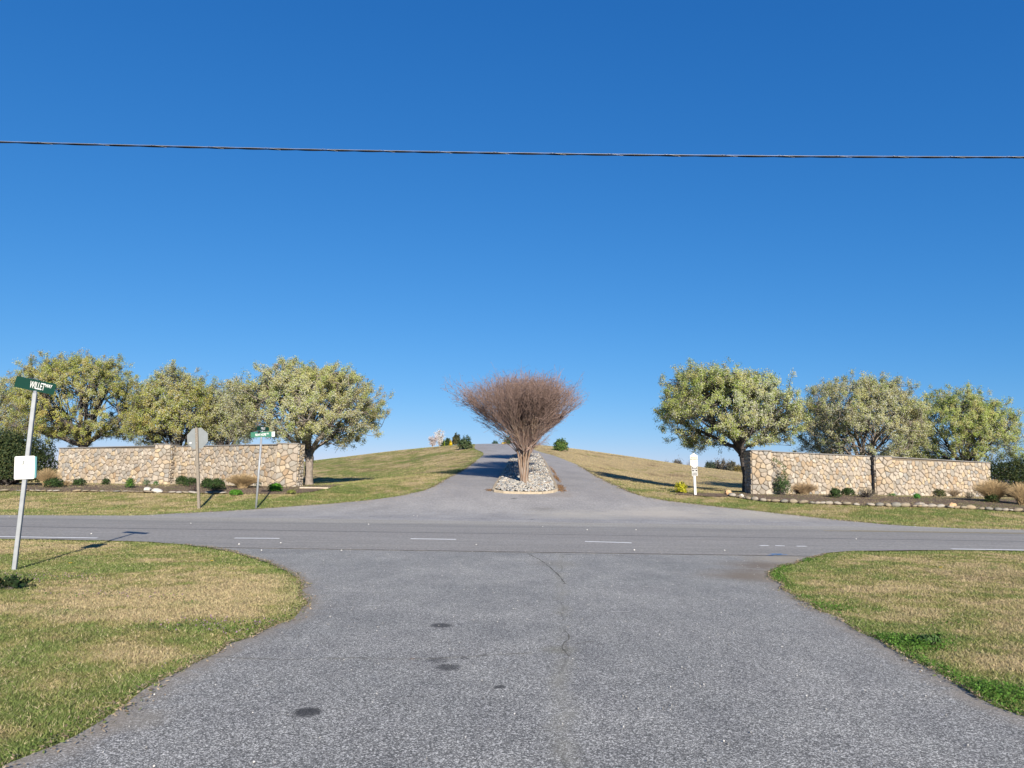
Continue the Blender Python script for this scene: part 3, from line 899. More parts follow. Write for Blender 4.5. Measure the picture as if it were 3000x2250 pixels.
def pear_tree(base, width, height, trunk_h, lean=(0, 0), leaves=30000, pal=None, label='', depth=None, white=.35, seed=0, clear=None, trunk_r=.2, bark='bark', low=.25, clumps=70):
    """spreading round-headed tree: fanned limbs, upright shoots carrying leaves and blossom. clear = height of crown underside"""
    global rng
    keep = rng; rng = np.random.default_rng(seed); leaves = int(leaves * 3.7); width *= 1.07; clear -= .2; height *= .975
    t = empty('blossoming_tree', base, label, 'tree', 'trees standing behind the stone walls')
    R0 = width / 2; cz = clear + (height - clear) * .34; rz_up = height - cz; rz_dn = (cz - clear) * 1.05
    cx, cy = lean
    ph = rng.uniform(0, 6.28, 8)
    def env(d):
        """radius of the crown along direction d (N,3) from its centre"""
        az = np.arctan2(d[:, 1], d[:, 0])
        lob = 1 + .06 * np.sin(3 * az + ph[0] + 2 * d[:, 2]) + .05 * np.sin(5 * az + ph[1] - 3 * d[:, 2]) + .05 * np.sin(7 * d[:, 2] + ph[2] + 2 * az)
        rz = np.where(d[:, 2] > 0, rz_up, rz_dn)
        ex = np.where(d[:, 2] > 0, 2.35, 3.0)
        return lob * ((np.sqrt(d[:, 0] ** 2 + d[:, 1] ** 2) / R0) ** ex + (np.abs(d[:, 2]) / rz) ** ex) ** (-1 / ex)
    cen = np.array([cx, cy, cz])
    fork = np.array([cx * .25, cy * .25, trunk_h])
    nl = 11
    # limbs
    k = np.arange(nl) + .5
    el = np.arcsin(np.clip(-low + (1 + low) * (k / nl), -1, 1)); az = k * 2.39996 + ph[3]
    d1 = np.stack([np.cos(el) * np.cos(az), np.cos(el) * np.sin(az), np.sin(el)], 1)
    end1 = cen + d1 * env(d1)[:, None] * .74
    mid = fork + (end1 - fork) * .45; mid[:, 2] += .10 * (end1[:, 2] - fork[2]) + .25 * rng.random(nl)
    st = fork + rng.normal(size=(nl, 3)) * [.05, .05, .22]
    st[:, 2] -= .1
    L1 = bezier(st, mid, end1, 9, .05)
    r1 = np.linspace(1, .22, 9)[None] * rng.uniform(.38, .62, nl)[:, None] * trunk_r
    # secondaries
    n2 = nl * 9
    pi = np.repeat(np.arange(nl), 9); tt = rng.uniform(.22, .98, n2); ki = (tt * 8).astype(int)
    s2 = L1[pi, ki]
    d2 = unit(d1[pi] + rng.normal(size=(n2, 3)) * .42)
    e2 = cen + d2 * (env(d2) * rng.uniform(.62, .95, n2))[:, None]
    m2 = (s2 + e2) / 2 + np.array([0, 0, .25])
    L2 = bezier(s2, m2, e2, 7, .06); r2 = np.linspace(1, .25, 7)[None] * rng.uniform(.10, .17, n2)[:, None] * trunk_r * 1.2
    # tertiary
    m = 8
    n3 = n2 * m
    pi = np.repeat(np.arange(n2), m); ki = rng.integers(1, 7, n3)
    s3 = L2[pi, ki]
    d3 = unit(d2[pi] + rng.normal(size=(n3, 3)) * .38)
    e3 = cen + d3 * (env(d3) * rng.uniform(.70, 1.0, n3))[:, None]
    e3 = s3 + (e3 - s3) * np.minimum(1, 1.7 / (np.linalg.norm(e3 - s3, axis=1) + 1e-6))[:, None]
    m3 = (s3 + e3) / 2 + rng.normal(size=(n3, 3)) * .08 - [0, 0, .05]
    L3 = bezier(s3, m3, e3, 5, .03); r3 = np.linspace(1, .35, 5)[None] * rng.uniform(.014, .024, n3)[:, None]
    # upright shoots at the ends
    n4 = n3 * 3
    pi = np.repeat(np.arange(n3), 3); ki = rng.integers(2, 5, n4)
    s4 = L3[pi, ki]
    dirv = unit(unit(s4 - cen) * .55 + np.array([0, 0, .62]) + rng.normal(size=(n4, 3)) * .28)
    l4 = rng.uniform(.12, .38, n4)
    e4 = s4 + dirv * l4[:, None]
    L4 = bezier(s4, (s4 + e4) / 2, e4, 3, .02); r4 = np.linspace(1, .5, 3)[None] * rng.uniform(.007, .012, n4)[:, None]
    # drooping bare twigs under the crown
    n5 = 60
    pi = rng.integers(0, n2, n5); s5 = L2[pi, rng.integers(2, 7, n5)]
    e5 = s5 + rng.normal(size=(n5, 3)) * [.5, .5, .15] - [0, 0, .45]
    L5 = bezier(s5, (s5 + e5) / 2 + [0, 0, .1], e5, 4, .03); r5 = np.linspace(1, .5, 4)[None] * np.full((n5, 1), .009)
    tr = np.array([[[0, 0, -.15], [0.01, 0, .12], [cx * .05, cy * .05, trunk_h * .4], [cx * .15, cy * .15, trunk_h * .8], [cx * .25, cy * .25, trunk_h + .15]]], float)
    tr[0, 1:4, :2] += rng.normal(size=(3, 2)) * .03
    trr = np.array([[1.45, 1.12, .95, 1.0, .75]]) * trunk_r
    v, f = joined(*zip(tubes(tr, trr, 14)))
    part('trunk', np_mesh('trunk', v, f, M[bark], None, True), t)
    for i in range(nl):
        v, f = tubes(L1[i:i + 1], r1[i:i + 1], 8)
        part('limb', np_mesh('limb', v, f, M[bark], None, True), t)
    v, f = joined(*zip(tubes(L2, r2, 5), tubes(L3, r3, 4), tubes(L4, r4, 3), tubes(L5, r5, 3)))
    part('branches', np_mesh('branches', v, f, M['dark_bark'] if bark == 'dark_bark' else M['bark'], None, True), t, kind='stuff')
    # leaves and blossom, clustered on the shoots
    ns = n4
    dens = rng.random(ns) ** 1.2
    # clumps: whole regions of the crown are thicker or thinner
    cl = cen + unit(rng.normal(size=(clumps, 3))) * (R0 * .85)
    clw = .5 + .5 * rng.random(clumps)
    dd = np.linalg.norm(s4[:, None] - cl[None], axis=2)
    dens = (.9 + dens) * (.35 + 1.3 * clw[np.argmin(dd, axis=1)])
    shell = np.linalg.norm((s4 - cen) / np.array([R0, R0, rz_up]), axis=1)
    dens *= np.clip((shell - .25) * 1.6, .08, 1)
    dens *= np.where(s4[:, 2] < clear + .35, .6, 1)
    pk = rng.choice(ns, leaves, p=dens / dens.sum())
    tt = rng.uniform(.1, 1.15, leaves)[:, None]
    P = s4[pk] + (e4[pk] - s4[pk]) * tt + rng.normal(size=(leaves, 3)) * .09
    pal = pal or [(.20, .23, .055), (.27, .27, .085), (.14, .18, .05)]
    pal = np.array(pal)
    which = (rng.random(ns) * len(pal)).astype(int)
    c = pal[which[pk]] * rng.uniform(.75, 1.25, leaves)[:, None]
    wreg = .5 + .9 * (vnoise(P[:, 0] * .6 + 30, P[:, 2] * .6 + 7 + P[:, 1] * .5, seed) - .5)
    isw = rng.random(leaves) < white * 2 * np.clip(wreg, .1, 1)
    c = np.where(isw[:, None], np.array([.44, .44, .34]) * rng.uniform(.8, 1.15, leaves)[:, None], c)
    V, tn = leaf_tris(P, rng.uniform(.042, .070, leaves), c, .45, unit(P - cen))
    lv = ~isw
    kq = np.repeat(lv, 3)
    part('foliage', np_mesh('foliage', V[kq], np.arange(3 * lv.sum()).reshape(-1, 3), M['leaf'], tn[kq]), t, kind='stuff')
    part('blossom', np_mesh('blossom', V[~kq], np.arange(3 * isw.sum()).reshape(-1, 3), M['leaf'], tn[~kq]), t, kind='stuff')
    rng = keep
    return t

def bush(name, base, w, d, hgt_, leaves, size, pal, label, cat='shrub', group=None, seed=1, shape='ball', stems=14, spiky=.1, core=None, up=.0):
    """leafy shrub: stems from the base, leaves through the outer half of its volume"""
    r_ = np.random.default_rng(seed)
    global rng
    keep = rng; rng = r_
    t = empty(name, base, label, cat, group)
    nst = stems
    e = unit(r_.normal(size=(nst, 3))); e[:, 2] = np.abs(e[:, 2]) * .8 + .2
    E = e * np.array([w / 2, d / 2, hgt_]) * .8
    s = r_.normal(size=(nst, 3)) * [w * .05, d * .05, 0] - [0, 0, .03]
    v, f = tubes(bezier(s, (s + E) / 2 * [1, 1, 1.15], E, 5, .01 * w), np.linspace(1, .4, 5)[None] * np.full((nst, 1), max(.006, w * .012)), 5)
    part('stem', np_mesh('stem', v, f, M['dark_bark'], None, True), t)
    dirs = unit(r_.normal(size=(leaves, 3)))
    if shape == 'ball':
        dirs[:, 2] = np.where(dirs[:, 2] < -.35, -dirs[:, 2], dirs[:, 2])
        ph = r_.uniform(0, 6.28, 4); az = np.arctan2(dirs[:, 1], dirs[:, 0])
        rad = r_.uniform(.0, 1, leaves) ** .28 * (1 + spiky * np.sin(4 * az + ph[0] + 3 * dirs[:, 2]) * .6 + spiky * (vnoise(az * 3 + 9, dirs[:, 2] * 6 + 5, seed) - .5) * 2)
        P = dirs * rad[:, None] * np.array([w / 2, d / 2, hgt_ / 1.35 * .98]) + [0, 0, hgt_ * .30]
        P[:, 2] = np.where(P[:, 2] < .02, r_.uniform(.0, .2 * hgt_ + .02, leaves), P[:, 2])
    elif shape == 'cone':
        tz = r_.random(leaves) ** 1.4; rr = (1 - tz) ** .8 * r_.random(leaves) ** .35
        P = np.stack([dirs[:, 0] * rr * w / 2, dirs[:, 1] * rr * d / 2, tz * hgt_ + .03], 1)
    nr = unit(P - [0, 0, hgt_ * .35])
    pal = np.array(pal); c = pal[r_.integers(0, len(pal), leaves)] * r_.uniform(.7, 1.3, leaves)[:, None]
    V, F, tn = leaf_quads(P, r_.uniform(.7, 1.3, leaves) * size, c, .5, nr, 1.3)
    part('foliage', np_mesh('foliage', V, F, M['leaf'], tn), t, kind='stuff')
    rng = keep
    return t

def grass_clump(base, w, hgt_, n, label, seed=1, col=(.46, .34, .19), group='dry ornamental grass clumps in the beds'):
    r_ = np.random.default_rng(seed)
    t = empty('ornamental_grass', base, label, 'ornamental grass', group)
    a = r_.uniform(0, 6.28, n); sp = r_.random(n) ** .7
    s = np.stack([np.cos(a) * .1 * w * r_.random(n), np.sin(a) * .1 * w * r_.random(n), np.full(n, -.02)], 1)
    hh = hgt_ * r_.uniform(.6, 1.0, n) * (1 - .35 * sp ** 2)
    e = np.stack([np.cos(a) * sp * w / 2, np.sin(a) * sp * w / 2 * .8, hh], 1)
    m = (s + e) / 2; m[:, 2] = hh * .8; m[:, :2] *= .7
    v, f = tubes(bezier(s, m, e, 5, .012), np.linspace(1, .5, 5)[None] * np.full((n, 1), .006), 3)
    c = np.array(col) * r_.uniform(.65, 1.3, n)[:, None]
    part('blades', np_mesh('blades', v, f, M['blade'], np.repeat(c, 15, axis=0)), t, kind='stuff')
    return t

# ------------------------------------------------------------------ stone walls
def voronoi_cells(w, hh, sx, sy, seed):
    r_ = random.Random(seed)
    pts = []
    rows = max(1, int(round(hh / sy)))
    for j in range(rows):
        n = max(1, int(round(w / sx)))
        for i in range(n):
            if r_.random() < .06: continue
            pts.append(((i + .5 + (.25 if j % 2 else -.25) + r_.uniform(-.42, .42)) * w / n, (j + .5 + r_.uniform(-.40, .40)) * hh / rows))
    pts = [(min(max(x, .04), w - .04), z) for x, z in pts]
    cells = []
    for i, p in enumerate(pts):
        poly = [(0, 0), (w, 0), (w, hh), (0, hh)]
        for j, q in enumerate(pts):
            if i == j: continue
            dx, dy = q[0] - p[0], q[1] - p[1]
            if dx * dx + dy * dy > (3.2 * max(sx, sy)) ** 2 or dx * dx + dy * dy < 1e-6: continue
            mx, my = (p[0] + q[0]) / 2, (p[1] + q[1]) / 2
            out = []
            for k in range(len(poly)):
                a, b = poly[k], poly[(k + 1) % len(poly)]
                da = (a[0] - mx) * dx + (a[1] - my) * dy; db = (b[0] - mx) * dx + (b[1] - my) * dy
                if da <= 0: out.append(a)
                if (da < 0 < db) or (db < 0 < da):
                    t = da / (da - db); out.append((a[0] + (b[0] - a[0]) * t, a[1] + (b[1] - a[1]) * t))
            poly = out
            if len(poly) < 3: break
        if len(poly) >= 3: cells.append(poly)
    return cells

def shrink(poly, m):
    n = len(poly); out = []
    cx = sum(p[0] for p in poly) / n; cy = sum(p[1] for p in poly) / n
    for p in poly:
        dx, dy = p[0] - cx, p[1] - cy; L_ = math.hypot(dx, dy) + 1e-9
        k = max(.2, (L_ - m * 1.25) / L_)
        out.append((cx + dx * k, cy + dy * k))
    return out

def clean(poly, tol):
    out = []
    for p in poly:
        if not out or math.hypot(p[0] - out[-1][0], p[1] - out[-1][1]) > tol: out.append(p)
    if len(out) > 3 and math.hypot(out[0][0] - out[-1][0], out[0][1] - out[-1][1]) <= tol: out.pop()
    return out

def stone_geo(poly, seed, mort=.013, proud=.05, rough=.25):
    """stone sitting on the plane y=0 and standing out towards -y; polygon in (x, z)"""
    r_ = random.Random(seed)
    poly = clean(poly, .045)
    if len(poly) < 3: return None
    a = shrink(poly, mort)
    # cut the corners so that the outline is rounded
    rnd = []
    n = len(a)
    for i in range(n):
        p, q = a[i], a[(i + 1) % n]
        L_ = math.hypot(q[0] - p[0], q[1] - p[1])
        k = min(.28, .035 / (L_ + 1e-6) + .06)
        rnd.append((p[0] + (q[0] - p[0]) * k, p[1] + (q[1] - p[1]) * k)); rnd.append((p[0] + (q[0] - p[0]) * (1 - k), p[1] + (q[1] - p[1]) * (1 - k)))
    n = len(rnd)
    pr = proud * r_.uniform(.65, 1.35)
    inner = shrink(rnd, .022)
    tx, tz = r_.uniform(-rough, rough) * .12, r_.uniform(-rough, rough) * .12
    cx = sum(p[0] for p in rnd) / n; cz = sum(p[1] for p in rnd) / n
    V = [(p[0], .02, p[1]) for p in rnd] + [(p[0], -pr * .55, p[1]) for p in rnd] + [(p[0], -pr - (p[0] - cx) * tx - (p[1] - cz) * tz + r_.uniform(-.006, .006), p[1]) for p in inner]
    V.append((cx, -pr * 1.12, cz))
    F = []
    for i in range(n):
        j = (i + 1) % n
        F.append([i, j, n + j, n + i]); F.append([n + i, n + j, 2 * n + j, 2 * n + i]); F.append([2 * n + i, 2 * n + j, 3 * n])
    return V, F, (cx, cz)

STONE_TINT = [(.336, .269, .193), (.31, .26, .206), (.36, .31, .243), (.26, .227, .185), (.378, .302, .2), (.32, .28, .235), (.24, .227, .206), (.386, .344, .286)]

def clad(parent, w, hh, mtx, seed, sx=.34, sy=.235, single=True):
    """cover a w x hh face with fieldstones. mtx maps the face plane (x right, z up, front towards -y)"""
    cells = voronoi_cells(w, hh, sx, sy, seed)
    for i, c in enumerate(cells):
        g = stone_geo(c, seed * 1000 + i)
        if not g: continue
        V, F, (cx, cz) = g
        W_ = mtx @ Vector((cx, 0, cz))
        ar = abs(sum(c[k][0] * c[(k + 1) % len(c)][1] - c[(k + 1) % len(c)][0] * c[k][1] for k in range(len(c))) / 2)
        if W_.z < .02: ar *= .05          # mostly below the soil
        PEND.append((ar * (1 if single else .001) / (parent.location + W_).y ** 2, V, F, cx, cz, mtx))
PEND = []
def lay_stones(parent, limit=298):
    """the stones that show largest become single parts, the others one joined part"""
    PEND.sort(key=lambda q_: -q_[0])
    JV, JF, JT = [], [], []
    for k, (ar, V, F, cx, cz, mtx) in enumerate(PEND):
        if k < limit:
            me = py_mesh('stone', [(v[0] - cx, v[1], v[2] - cz) for v in V], F, M['fieldstone'])
            o = part('stone', me, parent)
            o.matrix_local = mtx @ Matrix.Translation((cx, 0, cz))
        else:
            b = len(JV); JV += [mtx @ Vector(v) for v in V]; JF += [[b + i for i in f] for f in F]; JT += [random.choice(STONE_TINT)] * len(V)
    if JV:
        me = py_mesh('stones', JV, JF, M['stone_joined'])
        a = me.color_attributes.new('tint', 'FLOAT_COLOR', 'POINT')
        for i, t in enumerate(JT): a.data[i].color = (*t, 1)
        part('stones', me, parent, kind='stuff')
    PEND.clear()

def wall_block(parent, a, b, thick, z0, z1a, z1b, seed, front=True, ends=(0, 0), back=True, cap_over=.04, name='wall_core', capmat='cap'):
    """straight block from plan point a to b (front face line, seen from the camera a is left), thickness away from the camera"""
    a = Vector(a); b = Vector(b); d = (b - a); L_ = d.length; ang = math.atan2(d.y, d.x)
    base = parent.location
    m = Matrix.Translation(Vector((a.x, a.y, 0)) - Vector((base.x, base.y, 0))) @ Matrix.Rotation(ang, 4, 'Z')
    z1 = (z1a + z1b) / 2
    core = MB().add([(.0, .0, z0), (L_, .0, z0), (L_, thick, z0), (0, thick, z0), (0, 0, z1a), (L_, 0, z1b), (L_, thick, z1b), (0, thick, z1a)],
                    [[0, 1, 5, 4], [1, 2, 6, 5], [2, 3, 7, 6], [3, 0, 4, 7], [4, 5, 6, 7], [3, 2, 1, 0]])
    core.V = [m @ v for v in core.V]
    part(name, core.mesh(name, M['mortar']), parent)
    o = cap_over; ch = .055
    cp = MB().add([(-o, -o - .05, z1a), (L_ + o, -o - .05, z1b), (L_ + o, thick + o, z1b), (-o, thick + o, z1a),
                   (-o + .01, -o - .04, z1a + ch), (L_ + o - .01, -o - .04, z1b + ch), (L_ + o - .01, thick + o, z1b + ch), (-o + .01, thick + o, z1a + ch)],
                  [[0, 1, 5, 4], [1, 2, 6, 5], [2, 3, 7, 6], [3, 0, 4, 7], [4, 5, 6, 7], [3, 2, 1, 0]])
    cp.V = [m @ v for v in cp.V]
    part('cap', cp.mesh('cap', M[capmat]), parent)
    shear = (z1b - z1a) / L_
    H = z1a - z0
    fm = m @ Matrix.Translation((0, 0, z0))
    if abs(shear) > 1e-4:
        H = max(z1a, z1b) - z0
        # stones are clipped to the lower of the two ends by scaling the rows along the wall
    if front: clad(parent, L_, min(z1a, z1b) - z0 + .0, fm, seed)
    if back: clad(parent, L_, min(z1a, z1b) - z0, m @ Matrix.Translation((L_, thick, z0)) @ Matrix.Rotation(math.pi, 4, 'Z'), seed + 5, single=False)
    if ends[1]: clad(parent, thick, z1b - z0, m @ Matrix.Translation((L_, 0, z0)) @ Matrix.Rotation(math.pi / 2, 4, 'Z'), seed + 7, .24, .16, single=ends[1] == 1)
    if ends[0]: clad(parent, thick, z1a - z0, m @ Matrix.Translation((0, thick, z0)) @ Matrix.Rotation(-math.pi / 2, 4, 'Z'), seed + 9, .24, .16, single=ends[0] == 1)

def top_at(u, v, Y): return at(u, v, Y).z

# left wall (far end at the left)
def build_walls():
    # positions from the photo: pier front corners
    YL = 39.4
    pr_ = at(868, 1428, YL); pl_ = at(806, 1428, YL)
    zt = top_at(868, 1301, YL)
    wl = empty('stone_wall', (pr_.x, pr_.y, h(pr_.x, pr_.y)), 'long tan fieldstone entrance wall left of the drive, behind the stop sign', 'stone wall', 'fieldstone entrance walls')
    bz = wl.location.z
    def blk(parent, a, b, th, za, zb, seed, **k):
        z0 = min(h(a[0], a[1]), h(b[0], b[1])) - .25
        bz = parent.location.z
        wall_block(parent, a, b, th, z0 - bz, za - bz, zb - bz, seed, **k)
    blk(wl, (pl_.x, pl_.y), (pr_.x, pr_.y), 1.12, zt, zt, 11, ends=(0, 1))
    a2 = at(507, 1420, 44.4)
    zt2 = top_at(507, 1309, 44.4)
    blk(wl, (a2.x, a2.y), (pl_.x + .003, pl_.y + .16), .5, zt2, zt - .05, 12)
    b2 = at(499, 1420, 44.0); b1 = at(452, 1420, 44.0)
    blk(wl, (b1.x, b1.y - .25), (b2.x, b2.y - .25), 1.0, zt2 + .10, zt2 + .10, 13, ends=(0, 1))
    c1 = at(165, 1416, 47.5)
    zt3 = top_at(165, 1314, 47.5)
    blk(wl, (c1.x, c1.y), (b1.x - .003, b1.y - .05), .5, zt3, zt2, 14, ends=(2, 0))
    lay_stones(wl)
    # right wall
    YR = 39.0
    pl_ = at(2204, 1446, YR); pr_ = at(2262, 1446, YR)
    zt = top_at(2204, 1321, YR)
    wr = empty('stone_wall', (pl_.x, pl_.y, h(pl_.x, pl_.y)), 'long tan fieldstone entrance wall right of the drive, with boxwoods along its foot', 'stone wall', 'fieldstone entrance walls')
    blk(wr, (pl_.x, pl_.y), (pr_.x, pr_.y), 1.12, zt, zt, 21, ends=(1, 0))
    a2 = at(2553, 1444, 43.8); zt2 = top_at(2553, 1338, 43.8)
    blk(wr, (pr_.x - .003, pr_.y + .16), (a2.x, a2.y), .5, zt - .05, zt2, 22)
    b1 = at(2562, 1444, 43.8); b2 = at(2612, 1444, 43.8)
    blk(wr, (b1.x, b1.y - .25), (b2.x, b2.y - .25), 1.0, zt2 + .0, zt2 + .0, 23, ends=(1, 0))
    c1 = at(2905, 1449, 47.5); zt3 = top_at(2905, 1357, 47.5)
    blk(wr, (b2.x + .003, b2.y - .05), (c1.x, c1.y), .5, zt2 - .03, zt3, 24, ends=(0, 2))
    lay_stones(wr)
build_walls()

# ------------------------------------------------------------------ beds
lb = [gp(*q).xy for q in [(-250, 1438), (-60, 1439), (60, 1440), (230, 1441), (420, 1443), (520, 1445), (620, 1446), (760, 1447), (860, 1446), (925, 1439)]]
rb = [gp(*q).xy for q in [(2132, 1452), (2180, 1462), (2250, 1470), (2330, 1474), (2480, 1480), (2600, 1484), (2740, 1487), (2880, 1494), (3000, 1500), (3200, 1510)]]
lbs = smooth_line(lb, .5, .04, 1); rbs = smooth_line(rb, .5, .04, 2)
def wob(pts, a=.12, s=4): return smooth_line(pts, .5, a, s)
left_bed = sheet('mulch_bed', lbs + [Vector((-9.6, 39.5)), Vector((-9.7, 42.2)), Vector((-13, 42.5)), Vector((-22, 46.4)), Vector((-33, 49.5)), Vector((-42, 49.5))], .010, M['mulch'], grid=1.0, kind='structure')
right_bed = sheet('mulch_bed', rbs[::-1] + [Vector((11.6, 39.6)), Vector((12.6, 42.5)), Vector((15, 43)), Vector((24, 46.3)), Vector((33, 49)), Vector((40, 50))], .010, M['mulch'], grid=1.0, kind='structure')
sheet('mulch_patch', wob([gp(*q).xy for q in [(1975, 1449), (2040, 1453), (2128, 1456), (2126, 1448), (2050, 1444), (1990, 1445), (1975, 1449)]])[:-1], .02, M['mulch'], kind='structure')

def cobble_mesh(seed):
    bm = bmesh.new(); bmesh.ops.create_cube(bm, size=1)
    bmesh.ops.subdivide_edges(bm, edges=bm.edges[:], cuts=1, use_grid_fill=True)
    r_ = random.Random(seed)
    k = [r_.uniform(.85, 1.15) for _ in range(3)]
    for v in bm.verts:
        n = v.co.normalized()
        v.co = Vector((n.x * k[0], n.y * k[1], n.z * k[2])) * .5 * (1 + r_.uniform(-.12, .12))
    me = bpy.data.meshes.new('stone')
    bm.to_mesh(me); bm.free()
    for p in me.polygons: p.use_smooth = True
    return me

edge_meshes = [cobble_mesh(100 + i) for i in range(6)]
for m_ in edge_meshes: m_.materials.append(M['edging'])
def edging_row(line, label, group, size0=.24, skip=.0, special=None, hh=.5):
    L_ = 0; i = 0
    pts = line; pos = 0
    acc = [0]
    for k in range(len(pts) - 1): acc.append(acc[-1] + (pts[k + 1] - pts[k]).length)
    s = .1; cnt = 0
    while s < acc[-1]:
        k = max(0, min(len(pts) - 2, int(np.searchsorted(acc, s)) - 1))
        p = pts[k].lerp(pts[k + 1], (s - acc[k]) / (acc[k + 1] - acc[k] + 1e-9))
        w = size0 * random.uniform(.7, 1.5)
        if random.random() > skip and abs(p.x) < p.y * .76 + 1:
            o = bpy.data.objects.new('edging_stone', random.choice(edge_meshes))
            d = pts[k + 1] - pts[k]
            o.location = (p.x, p.y + random.uniform(-.05, .05), h(p.x, p.y) + .03 + w * hh * .25)
            o.scale = (w * 1.08, w * random.uniform(.6, .9), w * hh * random.uniform(.8, 1.2))
            o.rotation_euler = (random.uniform(-.12, .12), random.uniform(-.15, .15), math.atan2(d.y, d.x) + random.uniform(-.3, .3))
            link(o, None, label, 'stone', group)
            cnt += 1
        s += w * 1.02
edging_row(rbs, 'rounded pale stone in the row edging the right wall bed', 'stones edging the right bed', .31, .04, hh=.5)
edging_row([p for p in lbs if p.x < -14], 'low flat stone half sunk in grass edging the left wall bed', 'stones edging the left bed', .30, .18, hh=.26)

def rock(u, v, w, hgt_, mat, label, seed, group=None):
    q = gp(u, v)
    me = cobble_mesh(seed); me.materials.append(M[mat])
    for p in me.polygons: p.use_smooth = False
    o = bpy.data.objects.new('rock', me)
    o.location = (q.x, q.y, q.z + hgt_ * .35); o.scale = (w, w * .7, hgt_); o.rotation_euler = (.1, .15, seed)
    link(o, None, label, 'rock', group)
rock(2134, 1450, .36, .34, 'orange_rock', 'orange tan rock at the near end of the right stone edging', 3)
rock(2148, 1453, .30, .18, 'edging', 'small tan rock lying just right of the orange end rock', 4)
rock(2172, 1457, .34, .22, 'white_rock', 'pale angular rock in the right edging below the wall corner', 8)
rock(432, 1438, .50, .24, 'white_rock', 'left of two white boulders in the left edging row', 5)
rock(460, 1443, .55, .26, 'white_rock', 'right of two white boulders in the left edging row', 6)
rock(2695, 1484, .5, .26, 'edging', 'large pale rounded stone standing above the right edging row', 9)
rock(2790, 1488, .48, .30, 'orange_rock', 'orange brown boulder in the right edging row near the tall dry grass', 10)
q = gp(900, 1432)
part('paving_slab', MB().box((q.x + .3, q.y + .4, q.z + .04), (1.5, .5, .09), None, .01).mesh('slab', M['stump']), None, label='flat stone slab lying at the foot of the left wall end', cat='slab')
q = gp(2345, 1448)

# ------------------------------------------------------------------ plants in the beds
BOX = [(.030, .055, .018), (.045, .085, .024), (.02, .04, .014), (.065, .105, .03)]
HEDGE = [(.030, .05, .02), (.05, .07, .025), (.075, .085, .03), (.02, .035, .015)]
def px_bush(u0, u1, v0, v1, n, pal, label, name='boxwood', cat='shrub', group=None, seed=1, size=None, shape='ball', spiky=.12, stems=10, dd=1.0):
    """bush filling photo columns u0..u1 and rows v0..v1, standing on the ground"""
    b = gp((u0 + u1) / 2, v1)
    w = (u1 - u0) / FPX * b.y; hh = (v1 - v0) / FPX * b.y
    b = b + Vector((0, w * .3, 0)); b.z = h(b.x, b.y) + .02
    return bush(name, b, w, w * dd, hh, n, size or .05, pal, label, cat, group, seed, shape, stems, spiky)
G = 'clipped boxwoods along the wall beds'
px_bush(119, 173, 1404, 1430, 1500, BOX, 'low clipped boxwood just left of the left wall foot, beside dry grass', group=G, seed=1)
px_bush(204, 243, 1404, 1424, 900, BOX, 'second clipped boxwood from the left, against the left wall', group=G, seed=2)
px_bush(292, 318, 1403, 1422, 500, BOX, 'small dark boxwood in the middle of the left wall section', group=G, seed=3)
px_bush(362, 389, 1402, 1431, 700, [(.05, .12, .02), (.04, .09, .02), (.09, .2, .03)], 'upright bright green small shrub at the left wall', group=G, seed=4)
px_bush(508, 545, 1395, 1424, 1100, BOX, 'boxwood ball at the wall joint, leftmost of four', group=G, seed=5)
px_bush(530, 576, 1401, 1427, 1100, BOX, 'boxwood ball just left of the wooden stop sign post', group=G, seed=6)
px_bush(584, 618, 1403, 1431, 1100, BOX, 'boxwood ball just right of the wooden stop sign post', group=G, seed=7)
px_bush(600, 653, 1405, 1438, 1700, BOX, 'largest boxwood ball, right of the stop sign post', group=G, seed=8)
px_bush(782, 822, 1418, 1441, 1200, [(.08, .22, .02), (.05, .16, .015), (.12, .28, .03)], 'bright green leafy plant in front of the left wall end', 'leafy_plant', 'plant', seed=9, size=.06)
px_bush(666, 706, 1438, 1452, 700, [(.10, .25, .03), (.07, .19, .02)], 'low bright green weed patch in the left bed edge', 'leafy_plant', 'plant', seed=10, size=.05)
px_bush(838, 864, 1437, 1448, 260, [(.22, .25, .06), (.16, .18, .05)], 'small yellowish weed below the left wall end', 'leafy_plant', 'plant', seed=11, size=.05)
px_bush(548, 577, 1418, 1441, 260, [(.14, .09, .07), (.20, .14, .11), (.08, .06, .05)], 'bare brown twiggy shrub left of the stop sign post', 'twiggy_shrub', 'shrub', seed=12, size=.035, stems=60)
px_bush(412, 436, 1406, 1424, 160, [(.08, .13, .06), (.1, .15, .07)], 'thin grey green sprig left of the wall joint', 'leafy_plant', 'plant', seed=13, size=.05)
px_bush(446, 462, 1410, 1423, 130, [(.08, .18, .05)], 'tiny green sprig at the foot of the wall joint', 'leafy_plant', 'plant', seed=14, size=.05)
px_bush(740, 765, 1412, 1430, 160, [(.10, .13, .09), (.13, .16, .1)], 'grey green sprig beside the dry grass at the left wall', 'leafy_plant', 'plant', seed=15, size=.05)
px_bush(2435, 2471, 1433, 1459, 1100, BOX, 'boxwood ball, leftmost of the row at the right wall', group=G, seed=21)
px_bush(2471, 2510, 1431, 1453, 1100, BOX, 'boxwood ball, second of the row at the right wall', group=G, seed=22)
px_bush(2510, 2540, 1422, 1447, 900, BOX, 'boxwood ball directly left of the right wall joint', group=G, seed=23)
px_bush(2540, 2577, 1419, 1445, 1000, BOX, 'boxwood ball directly below the right wall joint', group=G, seed=24)
px_bush(2518, 2578, 1430, 1459, 500, [(.17, .15, .10), (.12, .11, .07), (.22, .19, .13)], 'grey brown twiggy shrub in front of the right wall joint', 'twiggy_shrub', 'shrub', seed=25, size=.035, stems=120)
px_bush(2663, 2697, 1430, 1452, 900, BOX, 'dark boxwood in the middle of the right outer wall section', group=G, seed=26)
